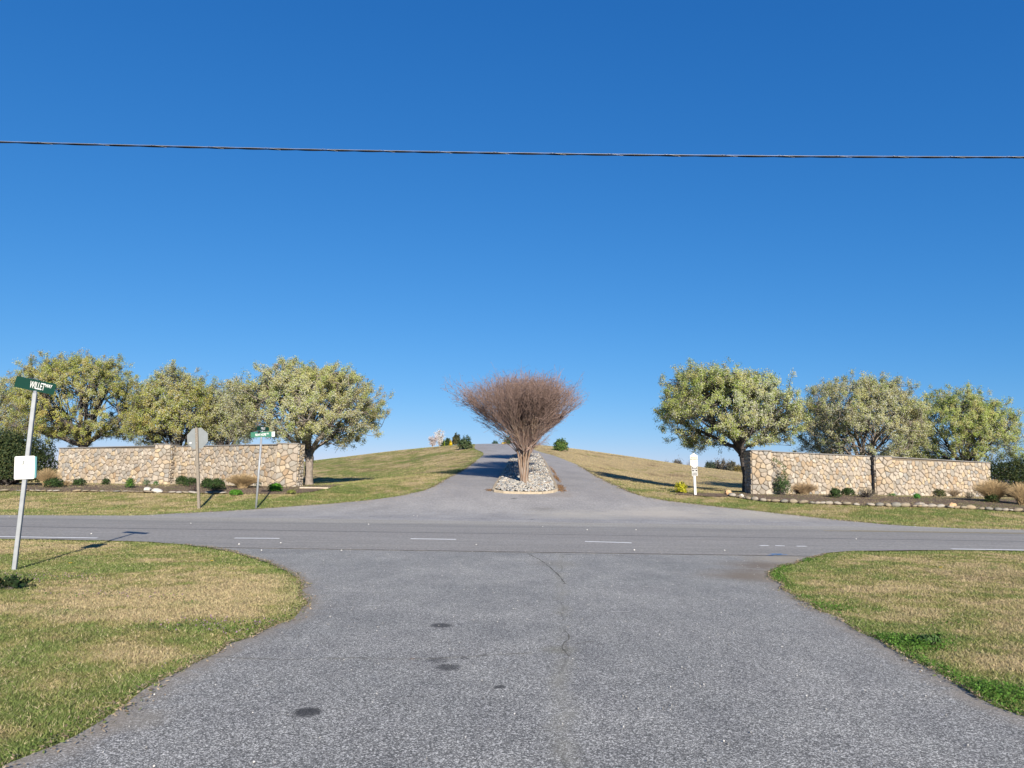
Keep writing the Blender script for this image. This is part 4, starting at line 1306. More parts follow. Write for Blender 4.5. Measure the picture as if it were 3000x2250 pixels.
px_bush(2643, 2666, 1440, 1452, 240, [(.06, .12, .04)], 'small green sprig left of the middle boxwood at the right wall', 'leafy_plant', 'plant', seed=27, size=.05)
px_bush(2681, 2700, 1448, 1462, 300, [(.06, .22, .04), (.09, .27, .05)], 'bright green leafy sprout below the middle boxwood', 'leafy_plant', 'plant', seed=28, size=.06)
px_bush(2740, 2778, 1434, 1457, 900, [(.05, .08, .025), (.10, .10, .03), (.04, .05, .02)], 'bronze green boxwood toward the far end of the right wall', group=G, seed=29)
px_bush(2895, 2932, 1444, 1473, 1200, BOX, 'last dark boxwood on the right, before the tall dry grass', group=G, seed=30)
px_bush(2605, 2630, 1446, 1455, 200, [(.08, .17, .05)], 'low green sprig right of the joint in the right bed', 'leafy_plant', 'plant', seed=31, size=.04)
px_bush(2828, 2866, 1442, 1461, 300, [(.17, .15, .09), (.13, .12, .08)], 'grey brown dried shrub near the end of the right wall', 'twiggy_shrub', 'shrub', seed=32, size=.035, stems=60)
px_bush(2274, 2322, 1393, 1451, 1100, [(.035, .07, .025), (.06, .11, .035), (.10, .15, .06)], 'loose leafy dark green shrub at the near end of the right wall', 'leafy_shrub', 'shrub', seed=33, size=.06, spiky=.3, stems=24)
px_bush(1981, 2014, 1417, 1446, 900, [(.42, .40, .02), (.30, .32, .02), (.50, .47, .05)], 'yellow green bush standing left of the white signpost', 'yellow_bush', 'shrub', seed=34, size=.07, spiky=.25)
px_bush(-230, 98, 1270, 1427, 26000, HEDGE, 'large dark evergreen hedge at the far left wall end', 'hedge', 'hedge', 'evergreen hedges at the wall ends', seed=35, size=.085, spiky=.14, stems=40, dd=.5)
px_bush(2905, 3290, 1342, 1462, 20000, HEDGE, 'large dark evergreen hedge at the far right wall end', 'hedge', 'hedge', 'evergreen hedges at the wall ends', seed=36, size=.085, spiky=.14, stems=40, dd=.5)

def px_grass(u0, u1, v0, v1, n, label, seed, col=(.46, .34, .19)):
    b = gp((u0 + u1) / 2, v1); w = (u1 - u0) / FPX * b.y; hh = (v1 - v0) / FPX * b.y
    b = b + Vector((0, w * .2, 0)); b.z = h(b.x, b.y)
    grass_clump(b, w, hh, n, label, seed, col)
px_grass(84, 168, 1370, 1426, 900, 'tall dry tan grass clump between hedge and left wall', 1)
px_grass(645, 760, 1388, 1432, 1500, 'wide dry tan grass clump at the left wall between both sign posts', 2)
px_grass(172, 208, 1405, 1425, 200, 'small dry grass tuft between two left boxwoods', 3)
px_grass(2238, 2272, 1418, 1447, 260, 'small dry tan grass tuft at the right wall corner', 4)
px_grass(2318, 2410, 1412, 1449, 900, 'dry tan grass clump right of the leafy shrub', 5, (.42, .31, .19))
px_grass(2866, 2990, 1405, 1474, 1800, 'tallest dry tan grass clump, below the right hedge', 6)
px_grass(2960, 3060, 1412, 1482, 900, 'dry tan grass clump cut by the right picture edge', 7)
px_grass(2775, 2830, 1430, 1456, 260, 'thin dry grass tuft right of the bronze boxwood', 8, (.3, .23, .15))

# vine on the right wall
def vine():
    p = at(2300, 1440, 38.85)
    t = empty('climbing_vine', p, 'thin leafy vine climbing the right wall above the leafy shrub', 'vine')
    pts = [at(u, v, 38.82) - p for u, v in [(2300, 1440), (2302, 1405), (2298, 1375), (2290, 1358), (2276, 1350), (2262, 1343)]]
    part('stem', MB().tube(pts, .008, 5).mesh('stem', M['dark_bark']), t)
    P = []
    for i in range(len(pts) - 1):
        for k in range(22):
            q = pts[i].lerp(pts[i + 1], random.random()) + Vector((random.gauss(0, .07), -abs(random.gauss(0, .02)), random.gauss(0, .06))); P.append(q)
    P = np.array(P); n = len(P)
    V, F, tn = leaf_quads(P, rng.uniform(.04, .08, n), np.array([.08, .11, .045]) * rng.uniform(.6, 1.5, n)[:, None], .6, np.tile([0, -1., 0], (n, 1)))
    part('foliage', np_mesh('foliage', V, F, M['leaf'], tn), t, kind='stuff')
vine()

px_bush(-24, 56, 1702, 1728, 330, [(.02, .035, .015), (.035, .05, .02), (.03, .06, .02)], 'dark green weed clump at the left picture edge in the near grass', 'dark_weed', 'weed', seed=51, size=.045, dd=.7, spiky=.7)
px_bush(2705, 2770, 1874, 1894, 260, [(.07, .13, .04), (.09, .16, .05), (.05, .10, .035)], 'dark broad leaved weed beside the bright clover patch on the right', 'dark_weed', 'weed', seed=52, size=.04, dd=.6, spiky=.4)
def gravel_bits():
    Vs, Fs, Ts = [], [], []
    base = np.array([[1, 0, 0], [-1, 0, 0], [0, 1, 0], [0, -1, 0], [0, 0, .7], [0, 0, -.7]], float)
    fc = np.array([[0, 2, 4], [2, 1, 4], [1, 3, 4], [3, 0, 4], [2, 0, 5], [1, 2, 5], [3, 1, 5], [0, 3, 5]])
    def put(x, y, s_, c):
        Vs.append(base * s_ * rng.uniform(.7, 1.3, (6, 3)) + [x, y, h(x, y) + .012 + s_ * .4]); Fs.append(fc); Ts.append(np.tile(c, (6, 1)))
    for (u, v) in [(267, 1566), (822, 1593), (1000, 1615), (1212, 1512), (1222, 1513), (1395, 1598), (1858, 1614), (1863, 1554), (2195, 1528), (2122, 1615), (2508, 1581), (700, 1597), (766, 1615), (1590, 1545), (1080, 1538), (1720, 1554), (559, 1535)]:
        q = gp(u, v); put(q.x, q.y, .024, np.array([.50, .49, .47]))
    for k in range(900):
        x = rng.uniform(-5, 5); y = rng.uniform(4, 16)
        if not inside(np.array([x]), np.array([y]), PAV_NEAR)[0]: continue
        put(x, y, rng.uniform(.004, .010), np.array([.38, .37, .35]) * rng.uniform(.4, 1.5))
    for k in range(500):
        q = (fr_s if k % 2 else fl_s)[int(rng.integers(0, 60))]; put(q.x + rng.normal(0, .5), q.y - abs(rng.normal(0, .4)), rng.uniform(.008, .02), np.array([.36, .34, .30]) * rng.uniform(.5, 1.4))
    V, F = joined(Vs, Fs)
    part('loose_gravel', np_mesh('loose_gravel', V, F, M['cobble_joined'], np.concatenate(Ts)), None, kind='stuff', label='small loose stones and pale bits scattered over the asphalt')
gravel_bits()

# ------------------------------------------------------------------ island with cobbles and crape myrtle
def island():
    pf = [(1441, 1439), (1447, 1442), (1475, 1446), (1535, 1448), (1590, 1448), (1622, 1444), (1634, 1440)]
    front = [gp(*q).xy for q in pf]
    bl = gp(1501, 1335).xy; br = gp(1583, 1334).xy
    lm = [gp(*q).xy for q in [(1461, 1404), (1478, 1375), (1490, 1352)]]
    rm = [gp(*q).xy for q in [(1622, 1404), (1609, 1375), (1597, 1352)]]
    out = smooth_line(front + rm + [br], .5) + smooth_line([br + Vector((-.5, .9)), (br + bl) / 2 + Vector((0, 1.3)), bl + Vector((.5, .9))], .5) + smooth_line([bl] + lm[::-1] + [front[0]], .5)[:-1]
    isl = empty('planting_island', (out[0].x, out[0].y, h(out[0].x, out[0].y)), 'long cobble filled median island with a tan concrete curb in the drive', 'planting island')
    loc = isl.location.copy()
    # curb sections
    n = len(out)
    cen = sum(out, Vector((0, 0))) / n
    ctr = []
    for i, p in enumerate(out):
        a = out[(i - 1) % n]; b = out[(i + 1) % n]; d = (b - a).normalized(); nr = Vector((-d.y, d.x))   # inward for ccw order
        ctr.append((p, nr))
    step = 5
    i = 0
    while i < n:
        js = [k % n for k in range(i, min(i + step, n) + 1)]
        V = []; F = []
        for q_, j in enumerate(js):
            p, nr = ctr[j]
            if q_ in (0, len(js) - 1):
                p2 = ctr[js[1] if q_ == 0 else js[-2]][0]; p = p + (p2 - p).normalized() * .008
            for (off, z) in ((0, -.05), (.0, .10), (.025, .13), (.15, .13), (.155, .02)):
                w = p + nr * off
                V.append(Vector((w.x, w.y, h(p.x, p.y) + z)) - loc)
        m = len(js)
        for a in range(m - 1):
            for b in range(4): F.append([a * 5 + b, (a + 1) * 5 + b, (a + 1) * 5 + b + 1, a * 5 + b + 1])
        F += [[0, 1, 2, 3, 4], [(m - 1) * 5 + k for k in (4, 3, 2, 1, 0)]]
        part('curb_section', py_mesh('curb_section', V, F, M['curb']), isl)
        i += step
    inner = [p + nr * .15 for p, nr in ctr]
    def zf(x, y): return h(x, y) + .05
    bed = sheet('gravel_bed', inner, .05, M['gravel_base'], grid=1.0, kind=None)
    bed.parent = isl; bed.location = -loc
    for v in bed.data.vertices: pass
    # cobbles
    xs = [p.x for p in inner]; ys = [p.y for p in inner]
    pts = []
    y = min(ys) + .05
    while y < max(ys):
        sz = .15
        x = min(xs)
        while x < max(xs):
            pts.append((x + random.uniform(-.06, .06), y + random.uniform(-.06, .06))); x += .135
        y += .125
    X = np.array([p[0] for p in pts]); Y = np.array([p[1] for p in pts])
    inn = [p + nr * .21 for p, nr in ctr]
    k = inside(X, Y, inn)
    P = sorted(zip(X[k], Y[k]), key=lambda q: q[1])
    cob = [cobble_mesh(200 + i) for i in range(8)]
    for m_ in cob: m_.materials.append(M['cobble'])
    base_v = []
    JV, JF, JT = [], [], []
    tb = np.array([[c for c in v.co] for v in cob[0].vertices]); 
    oct_v = np.array([[a, b, c] for a in (-1, 1) for b in (-1, 1) for c in (-1, 1)], float) * [.42, .42, .34]
    oct_f = [[0, 1, 3, 2], [4, 6, 7, 5], [0, 4, 5, 1], [2, 3, 7, 6], [0, 2, 6, 4], [1, 5, 7, 3]]
    sets = [(np.array([list(v.co) for v in m_.vertices]), [list(p.vertices) for p in m_.polygons]) for m_ in cob]
    tints = [(0.340, 0.322, 0.285), (0.255, 0.250, 0.237), (0.376, 0.352, 0.304), (0.218, 0.218, 0.218), (0.352, 0.315, 0.261), (0.304, 0.297, 0.279), (0.401, 0.389, 0.365), (0.292, 0.231, 0.176), (0.152, 0.159, 0.163)]
    for i, (x, y) in enumerate(P):
        s = random.uniform(.10, .20)
        z = h(x, y) + .08 + s * .18 + random.uniform(0, .05)
        sc = (s * random.uniform(.9, 1.35), s * random.uniform(.7, 1.0), s * random.uniform(.4, .65))
        rot = (random.uniform(-.5, .5), random.uniform(-.5, .5), random.uniform(0, 6.28))
        if i < 290:
            o = bpy.data.objects.new('cobble', random.choice(cob)); o.location = Vector((x, y, z)) - loc; o.scale = sc; o.rotation_euler = rot
            link(o, isl)
        else:
            if y > 50 and random.random() < .35: continue
            vv, ff = random.choice(sets)
            if y > 44: vv, ff = oct_v * rng.uniform(.75, 1.2, (8, 3)), oct_f
            from mathutils import Euler
            m = np.array(Matrix.Translation(Vector((x, y, z)) - loc) @ Euler(rot).to_matrix().to_4x4() @ Matrix.Diagonal((*sc, 1)))
            w = vv @ m[:3, :3].T + m[:3, 3]
            JV.append(w); JF.append(np.array(ff)); JT.append(np.tile(np.array(random.choice(tints)) * random.uniform(.85, 1.1), (len(w), 1)))
    V, F = joined(JV, JF)
    part('cobbles', np_mesh('cobbles', V, F, M['cobble_joined'], np.concatenate(JT), True), isl, kind='stuff')
    # pine straw that has collected against the curb
    Xs, Ys, n_ = [], [], 0
    for (u, v, rx, ry, m) in [(1642, 1428, .22, 1.3, 420), (1631, 1402, .12, 2.6, 420), (1620, 1380, .10, 3.4, 260), (1436, 1437, .25, .3, 140), (1643, 1438, .28, .4, 160)]:
        q = gp(u, v); Xs.append(rng.normal(q.x, rx * .5, m)); Ys.append(rng.normal(q.y, ry * .5, m))
    X = np.concatenate(Xs); Y = np.concatenate(Ys)
    k = ~inside(X, Y, [p - nr * .02 for p, nr in ctr]); X, Y = X[k], Y[k]
    c = np.array([.27, .165, .09]) * rng.uniform(.6, 1.4, len(X))[:, None]
    Z = hgt(X, Y) + .02 + rng.random(len(X)) * .02
    V, F, t = leaf_quads(np.stack([X, Y, Z], 1), np.full(len(X), .03), c, .8, None, 4.0)
    part('pine_straw', np_mesh('pine_straw', V, F, M['leaf'], t), None, kind='stuff', label='orange brown pine straw gathered against the island curb')
island()

def crape_myrtle(u0, Y0, scale, seed, label, strays):
    global rng
    keep = rng; rng = np.random.default_rng(seed)
    if Y0 is None:
        b = gp(u0, 1419); Y0 = b.y
    else:
        b = at(u0, 1400, Y0)
    t = empty('crape_myrtle', (b.x, b.y, h(b.x, b.y) + .1), label, 'tree', 'leafless crape myrtles on the median island')
    ht = 331 / FPX * 38.6 * scale
    def env(th, az):
        # radius from focus for polar angle th, azimuth az (0=+x, pi=-x)
        left = .5 - .5 * np.cos(az)      # 1 on the left side
        r = RT * (1 + .10 * np.clip(th, 0, .7) ** 2 + .03 * np.sin(3 * az + 9 * th) + .025 * np.sin(5 * az - 12 * th))
        return r * (1 + .12 * left * np.clip(th - .4, 0, 1))
    def warp(V):
        V = np.array(V, float); k = np.interp(V[:, 2] / scale, [0, .9, 1.7, 2.5, 3.3, 4.3, 6.4], [1.0, .84, .68, .66, .79, .93, .98])
        V[:, 0] *= k; V[:, 1] *= k
        return V
    foc = np.array([0, 0, .25])
    RT = ht - .25
    lim = .68
    lean = np.array([-.05, 0, 0])
    def dirs(th, az): return np.stack([np.sin(th) * np.cos(az), np.sin(th) * np.sin(az), np.cos(th)], -1)
    n0 = 12 if strays else 9
    az0 = np.arange(n0) * 2.4 + .3; th0 = lim * np.sqrt((np.arange(n0) + .5) / n0) * .80
    s = np.stack([np.cos(az0) * .20 * np.sqrt(th0 / lim), np.sin(az0) * .16 * np.sqrt(th0 / lim), np.full(n0, -.15)], 1)
    d0 = dirs(th0, az0)
    e0 = foc + d0 * (2.5 * scale * rng.uniform(.62, 1.1, n0))[:, None]
    c0 = np.stack([s[:, 0] * 1.3, s[:, 1] * 1.3, np.full(n0, 1.75 * scale)], 1)
    L0 = bezier(s, c0, e0, 12, .02); r0 = np.linspace(1, .5, 12)[None] * rng.uniform(.06, .115, n0)[:, None]
    for i in range(n0):
        v, f = tubes(L0[i:i + 1], r0[i:i + 1], 8)
        part('stem', np_mesh('stem', warp(v), f, M['myrtle'], None, True), t)
    geo = []
    lev = [(L0, d0, r0[:, -1], th0, az0, 1.25)]
    spec = [(4, .15, (.45, .74), .026, 6, 5), (5, .14, (.56, .92), .0145, 6, 4), (4, .12, (.66, 1.0), .0095, 5, 3), (3, .12, (.80, 1.06), .0078, 4, 3), (1, .14, (.90, 1.10), .0062, 3, 3)]
    if not strays: spec = spec[:3] + [(3, .11, (.74, 1.04), .0085, 3, 3)]
    prev_e, prev_th, prev_az, prev_rad = e0, th0, az0, np.full(n0, 1.25)
    ends = None
    for li, (m, sp, rad, rr, K, sides) in enumerate(spec):
        n = len(prev_e) * m
        pi = np.repeat(np.arange(len(prev_e)), m)
        dp = dirs(prev_th[pi], prev_az[pi])
        dn = unit(dp + rng.normal(size=(n, 3)) * sp)
        th = np.arccos(np.clip(dn[:, 2], -1, 1)); az = np.arctan2(dn[:, 1], dn[:, 0])
        th = np.where(th > lim, lim - .10 * rng.random(n) ** 2 + .08 * rng.random(n) ** 3, th)
        R_ = env(th, az) * rng.uniform(rad[0], rad[1], n)
        s_ = prev_e[pi]
        e = foc + dirs(th, az) * R_[:, None]
        mx = (2.3, 1.8, 1.3, .95, .6)[li]
        dl_ = np.linalg.norm(e - s_, axis=1) + 1e-6
        e = s_ + (e - s_) * np.minimum(1, mx / dl_)[:, None]
        if li > 0:
            s_ = s_ + (prev_s[pi] - s_) * (rng.random(n) * .75)[:, None]
        mid = (s_ + e) / 2 + rng.normal(size=(n, 3)) * (.10 if li < 3 else .085)
        mid = mid + dirs(th, az) * .0
        P = bezier(s_, mid, e, K, .022)
        r = np.linspace(1, .6, K)[None] * (rr * rng.uniform(.8, 1.25, n))[:, None]
        v, f = tubes(P, r, sides)
        geo.append((v, f, li))
        rel = unit(e - foc); th = np.arccos(np.clip(rel[:, 2], -1, 1)); az = np.arctan2(rel[:, 1], rel[:, 0])
        prev_s, prev_e, prev_th, prev_az = s_, e, th, az
    # low side branches that leave the stems early
    V1, F1 = joined(*zip(*[(g[0], g[1]) for g in geo if g[2] < 2]))
    part('branches', np_mesh('branches', warp(V1), F1, M['myrtle'], None, True), t, kind='stuff')
    V1, F1 = joined(*zip(*[(g[0], g[1]) for g in geo if g[2] >= 2]))
    part('twigs', np_mesh('twigs', warp(V1), F1, M['twig'], None, False), t, kind='stuff')
    # inner twigs: fine growth that starts low on the stems and fills the middle of the fan
    nin = 950 if strays else 250
    ii_ = rng.integers(0, n0, nin); kk_ = np.clip((7.4 + 4.6 * rng.random(nin) ** .8).astype(int), 4, 11)
    si = L0[ii_, kk_]
    di = unit(unit(si - foc) * .9 + rng.normal(size=(nin, 3)) * [.42, .42, .25] + [0, 0, .25])
    li_ = rng.uniform(.35, 1.5, nin)
    ei = si + di * li_[:, None]
    Pi = bezier(si, (si + ei) / 2 + rng.normal(size=(nin, 3)) * .10, ei, 5, .02)
    v_i, f_i = tubes(Pi, np.linspace(1, .5, 5)[None] * rng.uniform(.006, .011, nin)[:, None], 3)
    j2 = rng.integers(0, nin, nin * 2); s2_ = Pi[j2, rng.integers(2, 5, nin * 2)]
    e2_ = s2_ + unit(di[j2] + rng.normal(size=(nin * 2, 3)) * .6) * rng.uniform(.15, .45, nin * 2)[:, None]
    v_j, f_j = tubes(bezier(s2_, (s2_ + e2_) / 2 + rng.normal(size=(nin * 2, 3)) * .05, e2_, 3, .01), np.full((nin * 2, 3), .0058), 3)
    v_i, f_i = joined([v_i, v_j], [f_i, f_j])
    part('inner_twigs', np_mesh('inner_twigs', warp(v_i), f_i, M['twig'], None, False), t, kind='stuff')
    Vs, Fs = [np.zeros((3, 3))], [np.zeros((0, 4), int)]
    tips = []
    for (ux, vz, ang) in [(1303, 1146, 0), (1335, 1175, 1), (1363, 1201, 2), (1392, 1246, 3), (1698, 1124, 4), (1684, 1195, 5), (1665, 1222, 6), (1628, 1290, 7), (1655, 1240, 8), (1345, 1132, 9), (1400, 1255, 10), (1620, 1262, 11), (1318, 1138, 12), (1350, 1160, 13)] if strays else []:
        q = at(ux, vz, Y0 + random.uniform(-.6, .6)) - t.location
        st = np.array([L0[random.randrange(n0), random.choice((8, 9, 10, 11))]])
        if ux < 1500: st[0, 0] = -abs(st[0, 0])
        else: st[0, 0] = abs(st[0, 0])
        e = np.array([list(q)])
        m = (st + e) / 2 + np.array([[0, 0, -.15]])
        L = bezier(st, m, e, 9, .03)
        v, f = tubes(L, np.linspace(.032, .008, 9)[None], 6); Vs.append(v); Fs.append(f)
        ax = unit(e - st)
        sp1 = L[0][rng.integers(3, 9, 26)]
        d = unit(ax + rng.normal(size=(26, 3)) * .38)
        e1 = sp1 + d * rng.uniform(.3, .8, 26)[:, None]
        A = bezier(sp1, (sp1 + e1) / 2 + rng.normal(size=(26, 3)) * .05, e1, 5, .015)
        v, f = tubes(A, np.linspace(1, .6, 5)[None] * np.full((26, 1), .009), 3); Vs.append(v); Fs.append(f)
        sp2 = A[rng.integers(0, 26, 60), rng.integers(1, 5, 60)]
        e2 = sp2 + unit(ax + rng.normal(size=(60, 3)) * .6) * rng.uniform(.12, .38, 60)[:, None]
        A2 = bezier(sp2, (sp2 + e2) / 2 + rng.normal(size=(60, 3)) * .03, e2, 3, .01)
        v, f = tubes(A2, np.full((60, 3), .005), 3); Vs.append(v); Fs.append(f)
        tips.append(e2[:36]); tips.append(e1)
    v, f = joined(Vs, Fs)
    part('branches', np_mesh('branches', warp(v), f, M['twig'], None, False), t, kind='stuff')
    # seed heads at the tips
    top = prev_e[rng.random(len(prev_e)) < .55]
    dr_ = np.linalg.norm(top - foc, axis=1)
    top = top[dr_ > RT * .88]
    P = np.concatenate([top] + tips)
    P = np.repeat(P, 2, axis=0) + rng.normal(size=(len(P) * 2, 3)) * .035
    n = len(P)
    V, F, tn = leaf_quads(P, rng.uniform(.025, .05, n), np.array([.15, .12, .145]) * rng.uniform(.6, 1.5, n)[:, None], .0, None, 1.0)
    part('seed_heads', np_mesh('seed_heads', warp(V), F, M['leaf'], tn), t, kind='stuff')
    rng = keep
def myrtle_mat():
    m, nt, b = new_mat('myrtle_bark', .6, .3); g = N(nt); p = g.pos()
    n = g.noise(g.map(p, (6, 6, .9)), 2.2, 5, .6)
    g.L(g.ramp(n, [(.3, (.10, .06, .038)), (.45, (.19, .125, .085)), (.6, (.22, .185, .155)), (.75, (.15, .14, .13))]), b.inputs['Base Color'])
    g.bump(n, b, .4, .01); return m
M['myrtle'] = myrtle_mat()
M['twig'] = simple_mat('myrtle_twig', (.215, .150, .128), .8, .2, var=.3, scale=3)
crape_myrtle(1536, None, 1.0, 5, 'large leafless many stemmed crape myrtle at the front of the median island', True)
crape_myrtle(1537, 48, .84, 6, 'second leafless crape myrtle on the island, mostly hidden behind the front one', False)
crape_myrtle(1540, 58, .80, 8, 'third leafless crape myrtle at the rear of the island behind the others', False)

# ------------------------------------------------------------------ trees behind the walls
def px_tree(u0, u1, vt, trunk_u, Y, label, seed, **k):
    X = (trunk_u - 1500) / FPX * Y
    d = at(trunk_u, 1400, Y); X = d.x
    z = h(X, Y)
    w = (u1 - u0) / FPX * Y
    ht = at(trunk_u, vt, Y).z - z
    lean = ((u0 + u1) / 2 - trunk_u) / FPX * Y
    return pear_tree((X, Y, z), w, ht, lean=(lean, 0), label=label, seed=seed, **k)
YG = [(.33, .35, .08), (.41, .40, .11), (.25, .30, .07), (.37, .31, .10)]
MIX = [(.35, .38, .13), (.42, .41, .17), (.28, .33, .10), (.36, .33, .14)]
GRN = [(.31, .38, .09), (.40, .44, .14), (.24, .30, .08), (.40, .38, .15)]
px_tree(640, 1136, 1058, 905, 43.5, 'blossoming tree by the inner end of the left wall, trunk fully visible', 3, trunk_h=2.0, clear=2.5, leaves=46000, pal=MIX, white=.34, trunk_r=.24, low=.15)
px_tree(575, 730, 1090, 650, 50.5, 'smaller pale tree half hidden behind the innermost left tree', 4, trunk_h=1.8, clear=2.2, leaves=14000, pal=MIX, white=.36, trunk_r=.14, bark='dark_bark')
px_tree(375, 625, 1058, 520, 49.0, 'upright tree over the left wall joint, behind the stop sign', 5, trunk_h=1.7, clear=2.4, leaves=24000, pal=YG, white=.24, trunk_r=.2, bark='dark_bark')
px_tree(10, 415, 1016, 245, 51.5, 'tallest left tree with dark trunk above the outer left wall', 6, trunk_h=2.4, clear=2.9, leaves=42000, pal=YG, white=.18, trunk_r=.32, bark='dark_bark', low=.3)
px_tree(-280, 90, 1078, -90, 55, 'pale tree cut by the left picture edge behind the hedge', 7, trunk_h=2.0, clear=2.4, leaves=26000, pal=MIX, white=.3, trunk_r=.24, bark='dark_bark')
px_tree(1914, 2352, 1066, 2190, 42.3, 'green blossoming tree behind the near end of the right wall', 8, trunk_h=2.4, clear=2.6, leaves=44000, pal=GRN, white=.32, trunk_r=.24, bark='dark_bark', low=.12)
px_tree(2330, 2728, 1089, 2535, 47.5, 'whitest blossoming tree, middle of three above the right wall', 9, trunk_h=1.7, clear=2.2, leaves=38000, pal=MIX, white=.36, trunk_r=.22, bark='bark', low=.25)
px_tree(2650, 2990, 1128, 2830, 53.0, 'greenest tree, farthest right above the right wall and hedge', 10, trunk_h=1.6, clear=2.0, leaves=34000, pal=GRN, white=.16, trunk_r=.2, bark='dark_bark', low=.25)

# ------------------------------------------------------------------ shrubs and small trees on the hill
def hill_bush(u0, u1, v0, v1, Y, n, pal, label, seed, size, shape='ball', name='hill_shrub', spiky=.2, dd=1.0, stems=10):
    uc = (u0 + u1) / 2
    p = at(uc, v1, Y); z = min(p.z, h(p.x, Y)) if Y < 95 else p.z
    z = h(p.x, Y) if abs(h(p.x, Y) - p.z) < .6 else p.z
    w = (u1 - u0) / FPX * Y; top = at(uc, v0, Y).z
    return bush(name, (p.x, Y, z - .02), w, w * dd, top - z, n, size, pal, label, 'shrub', None, seed, shape, stems, spiky)
DK = [(.035, .065, .025), (.055, .10, .035), (.09, .12, .05), (.025, .045, .02)]
b0 = gp(1362, 1316)
hill_bush(1343, 1382, 1283, 1316, b0.y, 2600, DK + [(.14, .17, .09)], 'dark green evergreen shrub on the lawn left of the drive top', 41, .11, spiky=.4)
b0 = gp(1642, 1321)
hill_bush(1621, 1665, 1287, 1321, b0.y, 2600, [(.05, .12, .03), (.09, .17, .04), (.20, .24, .06), (.04, .08, .03)], 'round holly shrub on the tan lawn right of the drive', 42, .11, spiky=.2)
hill_bush(1324, 1349, 1273, 1299, 99, 2200, [(.07, .08, .035), (.05, .06, .03), (.11, .10, .05)], 'tall round brown green shrub on the hilltop behind the dark shrub', 43, .13)
hill_bush(1303, 1320, 1284, 1300, 101, 1300, DK, 'round dark green shrub on the hilltop, right of the white trees', 44, .12)
hill_bush(1290, 1302, 1287, 1301, 102, 800, DK, 'small dark shrub directly behind the taller white tree', 45, .12)
hill_bush(1300, 1304, 1288, 1300, 100.5, 300, [(.28, .36, .03)], 'narrow lime green shrub between two dark hilltop shrubs', 46, .1, 'cone')
hill_bush(1315, 1326, 1288, 1300, 98, 700, [(.62, .46, .01), (.70, .52, .02), (.5, .4, .02)], 'small bright yellow cone shrub on the hilltop left', 47, .12, 'cone')
hill_bush(1466, 1486, 1296, 1305, 103, 900, [(.70, .50, .04), (.62, .44, .03), (.5, .4, .04)], 'low bright yellow mounded shrub behind the top of the drive', 48, .12)
hill_bush(1477, 1500, 1281, 1304, 105, 1400, [(.06, .10, .03), (.10, .15, .04), (.04, .07, .03)], 'green shrub beside the yellow mound behind the drive top', 49, .13, spiky=.4)
hill_bush(1442, 1460, 1292, 1303, 106, 700, [(.05, .09, .06), (.07, .12, .08)], 'small blue green shrub alone behind the drive top', 50, .12, spiky=.4)

def blossom_tree(u0, u1, v0, v1, Y, label, seed, pink):
    global rng
    keep = rng; rng = np.random.default_rng(seed)
    uc = (u0 + u1) / 2; p = at(uc, v1, Y); z = h(p.x, Y); w = (u1 - u0) / FPX * Y; ht = at(uc, v0, Y).z - z
    t = empty('white_blossom_tree', (p.x, Y, z), label, 'tree', 'small white blossom trees on the hilltop')
    n = 9; az = np.arange(n) * 2.4
    e = np.stack([np.cos(az) * w * .36, np.sin(az) * w * .36, ht * (.55 + .35 * rng.random(n))], 1)
    s = np.zeros((n, 3)); s[:, 2] = -.05
    L = bezier(s, np.stack([e[:, 0] * .2, e[:, 1] * .2, np.full(n, ht * .35)], 1), e, 7, .03)
    v, f = tubes(L, np.linspace(.05, .02, 7)[None] * np.ones((n, 1)), 6)
    part('trunk', np_mesh('trunk', v, f, M['bark'], None, True), t)
    s2 = L[rng.integers(0, n, 150), rng.integers(2, 7, 150)]; e2 = s2 + unit(rng.normal(size=(150, 3)) + [0, 0, .6]) * rng.uniform(.2, .55, 150)[:, None] * w * .45
    L2 = bezier(s2, (s2 + e2) / 2, e2, 4, .02); v, f = tubes(L2, np.full((150, 4), .012), 3)
    part('branches', np_mesh('branches', v, f, M['bark'], None), t, kind='stuff')
    P = L2[rng.integers(0, 150, 1500), rng.integers(1, 4, 1500)] + rng.normal(size=(1500, 3)) * .09
    V, F, tn = leaf_quads(P, rng.uniform(.06, .12, 1500), np.array(pink) * rng.uniform(.8, 1.1, 1500)[:, None], 0)
    part('blossom', np_mesh('blossom', V, F, M['leaf'], tn), t, kind='stuff')
    rng = keep
blossom_tree(1251, 1283, 1272, 1302, 97, 'low pinkish white blossom tree, left of the pair on the hill', 3, (.62, .56, .56))
blossom_tree(1272, 1302, 1258, 1302, 99, 'taller white blossom tree, right of the pair on the hill', 4, (.72, .69, .66))

